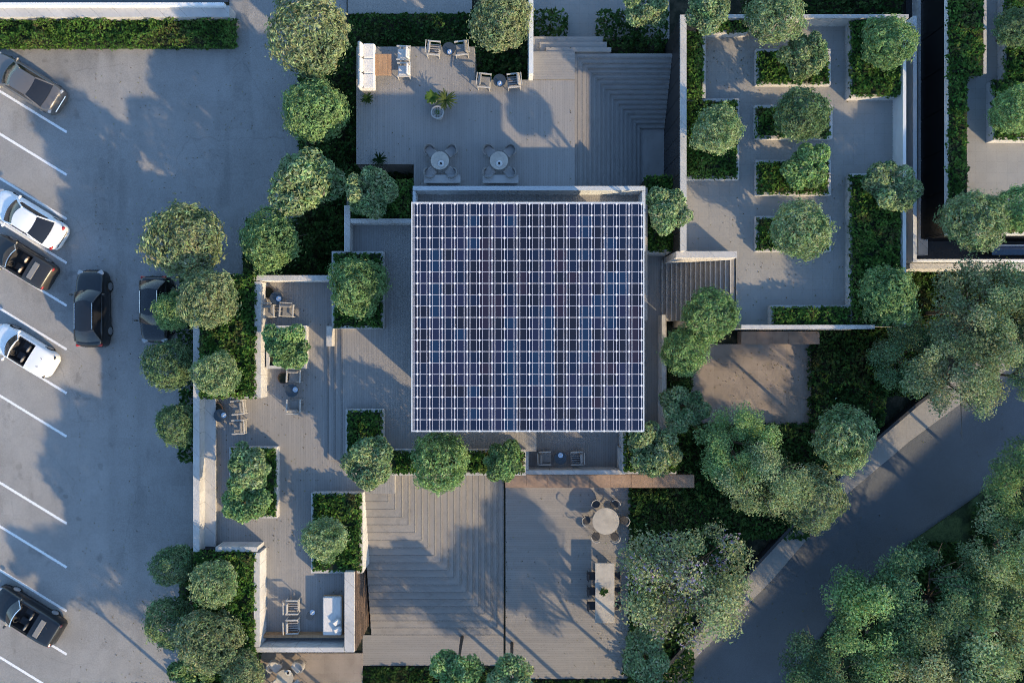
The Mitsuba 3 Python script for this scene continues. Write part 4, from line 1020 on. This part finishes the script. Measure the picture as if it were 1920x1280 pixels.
place('potted_plant', pot(0.1, 0.16, 'm_ceramic') + [('leaves', plant_leaves(18, 0.32, 0.1, 6, 0.5, 0.16, 0.8, ((0.02, 0.06, 0.02), (0.05, 0.1, 0.03))))], (1131, 1107, R + 0.772), 0, 'small green plant standing on the long dining table', 'potted plant')
place('potted_plant', pot(0.2, 0.4, 'm_dark_metal') + [('leaves', plant_leaves(26, 0.4, 0.09, 7, 0.5, 0.4, 0.8, ((0.015, 0.03, 0.015), (0.03, 0.06, 0.02))))], (1172, 1250, R), 0, 'dark potted plant at the bottom right corner of the lower deck', 'potted plant')


# ---------------------------------------------------------------- cars: x forward, y left, z up
def interp(x, pts):
    return np.interp(x, [p[0] for p in pts], [p[1] for p in pts])


def smooth_interp(x, pts):
    from scipy.interpolate import PchipInterpolator
    return PchipInterpolator([p[0] for p in pts], [p[1] for p in pts])(x)


def car_body(L, Wd, top, plan, hole=None, zb=0.24):
    """A lofted shell. top: height of the shoulder along x; plan: half width along x (fractions of L/2 and Wd/2)."""
    xs = np.unique(np.concatenate([np.linspace(-1, 1, 45), np.array([q for q in (hole[:2] if hole else [])])]))
    hw = smooth_interp(xs, plan) * Wd / 2
    zt = smooth_interp(xs, top)
    ys = [(1.0, 0), (1.0, 0.35), (0.985, 0.62), (0.93, 0.86), (0.84, 0.965), (0.68, 0.995), (0.42, 1.02), (0.0, 1.03)]
    prof = [(0.86, -0.08)] + ys
    sec = [(-a, b) for a, b in prof] + [(a, b) for a, b in prof[::-1][1:]]
    V = np.zeros((len(xs), len(sec), 3))
    for j, (a, b) in enumerate(sec):
        V[:, j, 0] = xs * L / 2
        V[:, j, 1] = a * hw
        V[:, j, 2] = zb + np.maximum(b, 0) * (zt - zb) + min(b, 0) * 0.8
    f = []
    nx, ns = len(xs), len(sec)
    for i in range(nx - 1):
        xm = (xs[i] + xs[i + 1]) / 2
        for j in range(ns - 1):
            am = abs(sec[j][0] + sec[j + 1][0]) / 2
            if hole and hole[0] < xm < hole[1] and am < 0.80:
                continue
            a, b, c, d = i * ns + j, (i + 1) * ns + j, (i + 1) * ns + j + 1, i * ns + j + 1
            f += [[a, b, c], [a, c, d]]
    v = V.reshape(-1, 3)
    for i, fl in ((0, 1), (nx - 1, -1)):
        c0 = len(v); v = np.vstack([v, V[i].mean(0)])
        for j in range(ns):
            q = [i * ns + j, i * ns + (j + 1) % ns, c0]
            f.append(q if fl > 0 else q[::-1])
    return trimesh.Trimesh(v, np.array(f)[:, ::-1], process=False)


def strip(rows):
    """A sheet through rows of points."""
    V = np.array(rows, float); a, b = V.shape[:2]
    f = [[i * b + j, (i + 1) * b + j, (i + 1) * b + j + 1] for i in range(a - 1) for j in range(b - 1)] + [[i * b + j, (i + 1) * b + j + 1, i * b + j + 1] for i in range(a - 1) for j in range(b - 1)]
    return trimesh.Trimesh(V.reshape(-1, 3), f, process=False)


def wheel_parts(L, Wd, xf, xr, r=0.33):
    out = []
    for x in (xf, xr):
        for s in (-1, 1):
            tyre = moved(cyl(r, 0.22, (0, 0, -0.11), 28), rx=90); tyre.apply_translation([x, s * (Wd / 2 - 0.12), r])
            rim = moved(cyl(r * 0.66, 0.03, (0, 0, -0.015), 20), rx=90); rim.apply_translation([x, s * (Wd / 2 - 0.005), r])
            out += [('wheel', P(tyre, 'm_tyre')), ('wheel/rim', P(rim, 'm_rim'))]
    return out


def lamp(x, y, z, w, d, h, m, rz=0):
    return P(moved(rbox(w, d, h, min(w, d, h) * 0.35), x, y, z, rz=rz), m)


def cabin(paint, xw0, xw1, xr1, xr0, belt_f, belt_r, roof, wb, wr, crown=0.05):
    """Glass house: windscreen xw0 (base) to xw1 (roof), roof to xr1, rear window down to xr0."""
    parts = []
    def row(x, z, w, n=9, c=crown):
        t = np.linspace(-1, 1, n)
        return [[x - 0.16 * (tt * tt) * (1 if x > (xw1 + xr1) / 2 else -0.6), tt * w, z + c * (1 - tt * tt)] for tt in t]
    shell = [row(xw0, belt_f, wb), row((xw0 * 0.5 + xw1 * 0.5), belt_f + (roof - belt_f) * 0.58, (wb + wr) / 2), row(xw1, roof - 0.02, wr)] + [row(xw1 + (xr1 - xw1) * t, roof + 0.035 * math.sin(math.pi * t), wr) for t in (0.25, 0.5, 0.75)] + [row(xr1, roof - 0.02, wr), row((xr0 + xr1) / 2, belt_r + (roof - belt_r) * 0.58, (wb + wr) / 2), row(xr0, belt_r, wb)]
    S = np.array(shell)
    side = []
    parts.append(('roof', P(strip(S[2:7]), paint, True)))
    parts.append(('windscreen', P(strip(S[0:3]), 'm_car_glass', True)))
    parts.append(('rear_window', P(strip(S[6:9]), 'm_car_glass', True)))
    for e in (0, -1):
        for q in (S[0:3, e], S[6:9, e]):
            parts.append(('pillar', P(cat(rod(q[0], q[1], 0.045, n=8), rod(q[1], q[2], 0.045, n=8)), paint, 40)))
    for s in (0, -1):
        sg = 1 if s else -1
        up = S[:, s]
        lo = up.copy(); lo[:, 2] = np.interp(up[:, 0], [min(xr0, xw0), max(xr0, xw0)], [belt_r if xr0 < xw0 else belt_f, belt_f if xr0 < xw0 else belt_r]); lo[:, 1] = sg * wb
        parts.append(('side_panel', P(strip([lo, up]), paint)))
        g0, g1 = lo[1:-1] + (up[1:-1] - lo[1:-1]) * 0.12, lo[1:-1] + (up[1:-1] - lo[1:-1]) * 0.86
        for g in (g0, g1):
            g[:, 1] += sg * 0.012; g[:, 2] += 0.006
        parts.append(('side_window', P(strip([g0, g1]), 'm_car_glass')))
    return parts


def mirrors(x, y, z, m):
    return [('mirror', P(cat(moved(rbox(0.13, 0.2, 0.13, 0.04), x, s * (y + 0.1), z), rod([x, s * (y - 0.06), z + 0.02], [x, s * (y + 0.04), z + 0.05], 0.025)), m)) for s in (-1, 1)]


ROUND_PLAN = [(-1, 0.60), (-0.985, 0.70), (-0.93, 0.84), (-0.8, 0.94), (-0.45, 0.995), (0.0, 1.0), (0.45, 0.985), (0.78, 0.92), (0.93, 0.76), (0.985, 0.55), (1, 0.40)]
SUV_PLAN = [(-1, 0.62), (-0.985, 0.74), (-0.93, 0.88), (-0.8, 0.96), (-0.5, 1.0), (-0.1, 0.985), (0.3, 0.97), (0.62, 0.97), (0.82, 0.90), (0.94, 0.74), (0.985, 0.56), (1, 0.42)]
BOX_PLAN = [(-1, 0.78), (-0.985, 0.86), (-0.93, 0.93), (-0.8, 0.975), (-0.45, 1.0), (0.0, 1.0), (0.5, 0.99), (0.8, 0.95), (0.94, 0.85), (0.985, 0.70), (1, 0.58)]


def sedan(paint, L=4.75, Wd=1.86, rear_lamp='m_red_lamp', suv=False):
    h = 0.18 if suv else 0
    top = [(-1, 0.62 + h), (-0.985, 0.80 + h), (-0.93, 0.95 + h), (-0.6, 1.0 + h), (-0.3, 0.98 + h), (0.3, 0.95 + h), (0.5, 0.92 + h), (0.8, 0.82 + h), (0.93, 0.72 + h), (0.985, 0.60 + h), (1, 0.50 + h)]
    p = [('body', P(car_body(L, Wd, top, SUV_PLAN if suv else ROUND_PLAN), paint, 50))]
    if suv:
        p += cabin(paint, L * 0.235, L * 0.095, -L * 0.30, -L * 0.44, 1.10, 1.12, 1.60, Wd * 0.425, Wd * 0.30)
        for s in (-1, 1):
            p.append(('roof_rail', P(rod([L * 0.06, s * Wd * 0.285, 1.645], [-L * 0.27, s * Wd * 0.285, 1.645], 0.018), 'm_chrome')))
    else:
        p += cabin(paint, L * 0.235, L * 0.07, -L * 0.205, -L * 0.385, 0.93, 0.98, 1.39, Wd * 0.42, Wd * 0.32)
    p += wheel_parts(L, Wd, L * 0.29, -L * 0.29, 0.36 if suv else 0.33)
    p += mirrors(L * 0.17, Wd * 0.48, 0.98 + h, paint)
    for s in (-1, 1):
        p.append(('headlight', lamp(L * 0.455, s * Wd * 0.33, 0.62 + h, 0.30, 0.34, 0.12, 'm_clear_lamp', s * -28)))
        p.append(('tail_light', lamp(-L * 0.468, s * Wd * 0.33, 0.76 + h, 0.18, 0.40, 0.13, rear_lamp, s * 16)))
    p.append(('bumper', P(moved(rbox(0.10, Wd * 0.62, 0.10, 0.04), -L * 0.495, 0, 0.46), 'm_chrome' if paint == 'm_paint_bronze' else 'm_charcoal')))
    return p


def convertible(paint, L=4.3, Wd=1.8, seat='m_charcoal', tail='round'):
    top = [(-1, 0.56), (-0.985, 0.74), (-0.93, 0.88), (-0.6, 0.95), (-0.3, 0.93), (0.3, 0.90), (0.5, 0.87), (0.8, 0.77), (0.93, 0.66), (0.985, 0.54), (1, 0.46)]
    hole = (-0.34, 0.20)
    p = [('body', P(car_body(L, Wd, top, ROUND_PLAN if tail == 'round' else BOX_PLAN, hole), paint, 50))]
    x0, x1, w = hole[0] * L / 2 - 0.06, hole[1] * L / 2 + 0.06, Wd * 0.40
    p.append(('cockpit', P(cat(box(x0, x1, -w, w, 0.30, 0.34), box(x0, x0 + 0.03, -w, w, 0.341, 0.91), box(x1 - 0.03, x1, -w, w, 0.341, 0.88), box(x0 + 0.031, x1 - 0.031, -w, -w + 0.03, 0.341, 0.88), box(x0 + 0.031, x1 - 0.031, w - 0.03, w, 0.341, 0.88)), 'm_charcoal')))
    for s in (-1, 1):
        p.append(('seat', P(cat(moved(rbox(0.5, 0.46, 0.16, 0.05), -0.08, s * 0.36, 0.42), moved(rbox(0.14, 0.46, 0.56, 0.05), -0.36, s * 0.36, 0.48, ry=-14)), seat)))
        p.append(('headrest', P(moved(rbox(0.10, 0.26, 0.18, 0.04), -0.52, s * 0.36, 0.98, ry=-10), 'm_beige_leather' if seat != 'm_charcoal' else 'm_grey_fabric')))
    xb, xt = L * 0.215, L * 0.075
    t = np.linspace(-1, 1, 9)
    rb = [[xb - 0.28 * q * q, q * Wd * 0.42, 0.90 - 0.02 * q * q] for q in t]
    rt = [[xt - 0.10 * q * q, q * Wd * 0.34, 1.26 - 0.03 * q * q] for q in t]
    p.append(('windscreen', P(strip([rb, rt]), 'm_car_glass', True)))
    fr = cat(*[rod(a, b, 0.028) for a, b in zip(rt[:-1], rt[1:])], rod(rb[0], rt[0], 0.028), rod(rb[-1], rt[-1], 0.028))
    p.append(('windscreen/frame', P(fr, paint if paint == 'm_paint_white' else 'm_chrome')))
    p.append(('steering_wheel', P(moved(ring(0.15, 0.18, 0, 0.025), 0.28, 0.36, 0.80, ry=-60), 'm_charcoal')))
    if tail != 'round':
        p.append(('tonneau_cover', P(rbox(0.34, Wd * 0.62, 0.05, 0.02, (-L * 0.27, 0, 0.945)), 'm_grey_fabric')))
    p += [('vent', P(moved(rbox(0.16, 0.03, 0.012, 0.004), -L * 0.34, s * 0.28, 0.965, rz=25 * s), 'm_charcoal')) for s in (-1, 1)]
    p += wheel_parts(L, Wd, L * 0.30, -L * 0.29, 0.32)
    p += mirrors(L * 0.13, Wd * 0.48, 0.92, paint)
    for s in (-1, 1):
        p.append(('headlight', lamp(L * 0.45, s * Wd * 0.31, 0.58, 0.28, 0.30, 0.12, 'm_clear_lamp', s * -28)))
        p.append(('tail_light', lamp(-L * 0.47, s * Wd * 0.33, 0.70, 0.14, 0.34, 0.12, 'm_red_lamp' if paint != 'm_paint_white' else 'm_charcoal', s * 18)))
    return p


BAY = 180 - 31.5
place('car', sedan('m_paint_bronze', 4.95, 1.9, 'm_clear_lamp'), (60, 162, 0.02), BAY, 'bronze grey saloon car in the topmost parking bay', 'car')
place('car', sedan('m_paint_white', 4.85, 1.9), (64, 414, 0.02), BAY, 'white saloon car beside the dark open car', 'car')
place('car', convertible('m_paint_graphite', 4.35, 1.78, 'm_dark_brown', 'square'), (51, 492, 0.02), BAY, 'dark open car with beige headrests, below the white saloon', 'car')
place('car', convertible('m_paint_white', 4.25, 1.82), (55, 656, 0.02), BAY, 'white open two seat car', 'car')
place('car', convertible('m_paint_black', 4.7, 1.88, 'm_charcoal', 'square'), (60, 1147, 0.02), BAY, 'black open car at the bottom of the parking lot', 'car')
place('car', sedan('m_paint_black', 4.75, 1.86, suv=True), (185, 579, 0.02), 90, 'black estate car driving up the middle of the lane', 'car')
place('pickup', sedan('m_paint_black', 4.1, 1.8, suv=True), (303, 581, 0.02), -90, 'black car half hidden under the trees at the lane edge', 'car')
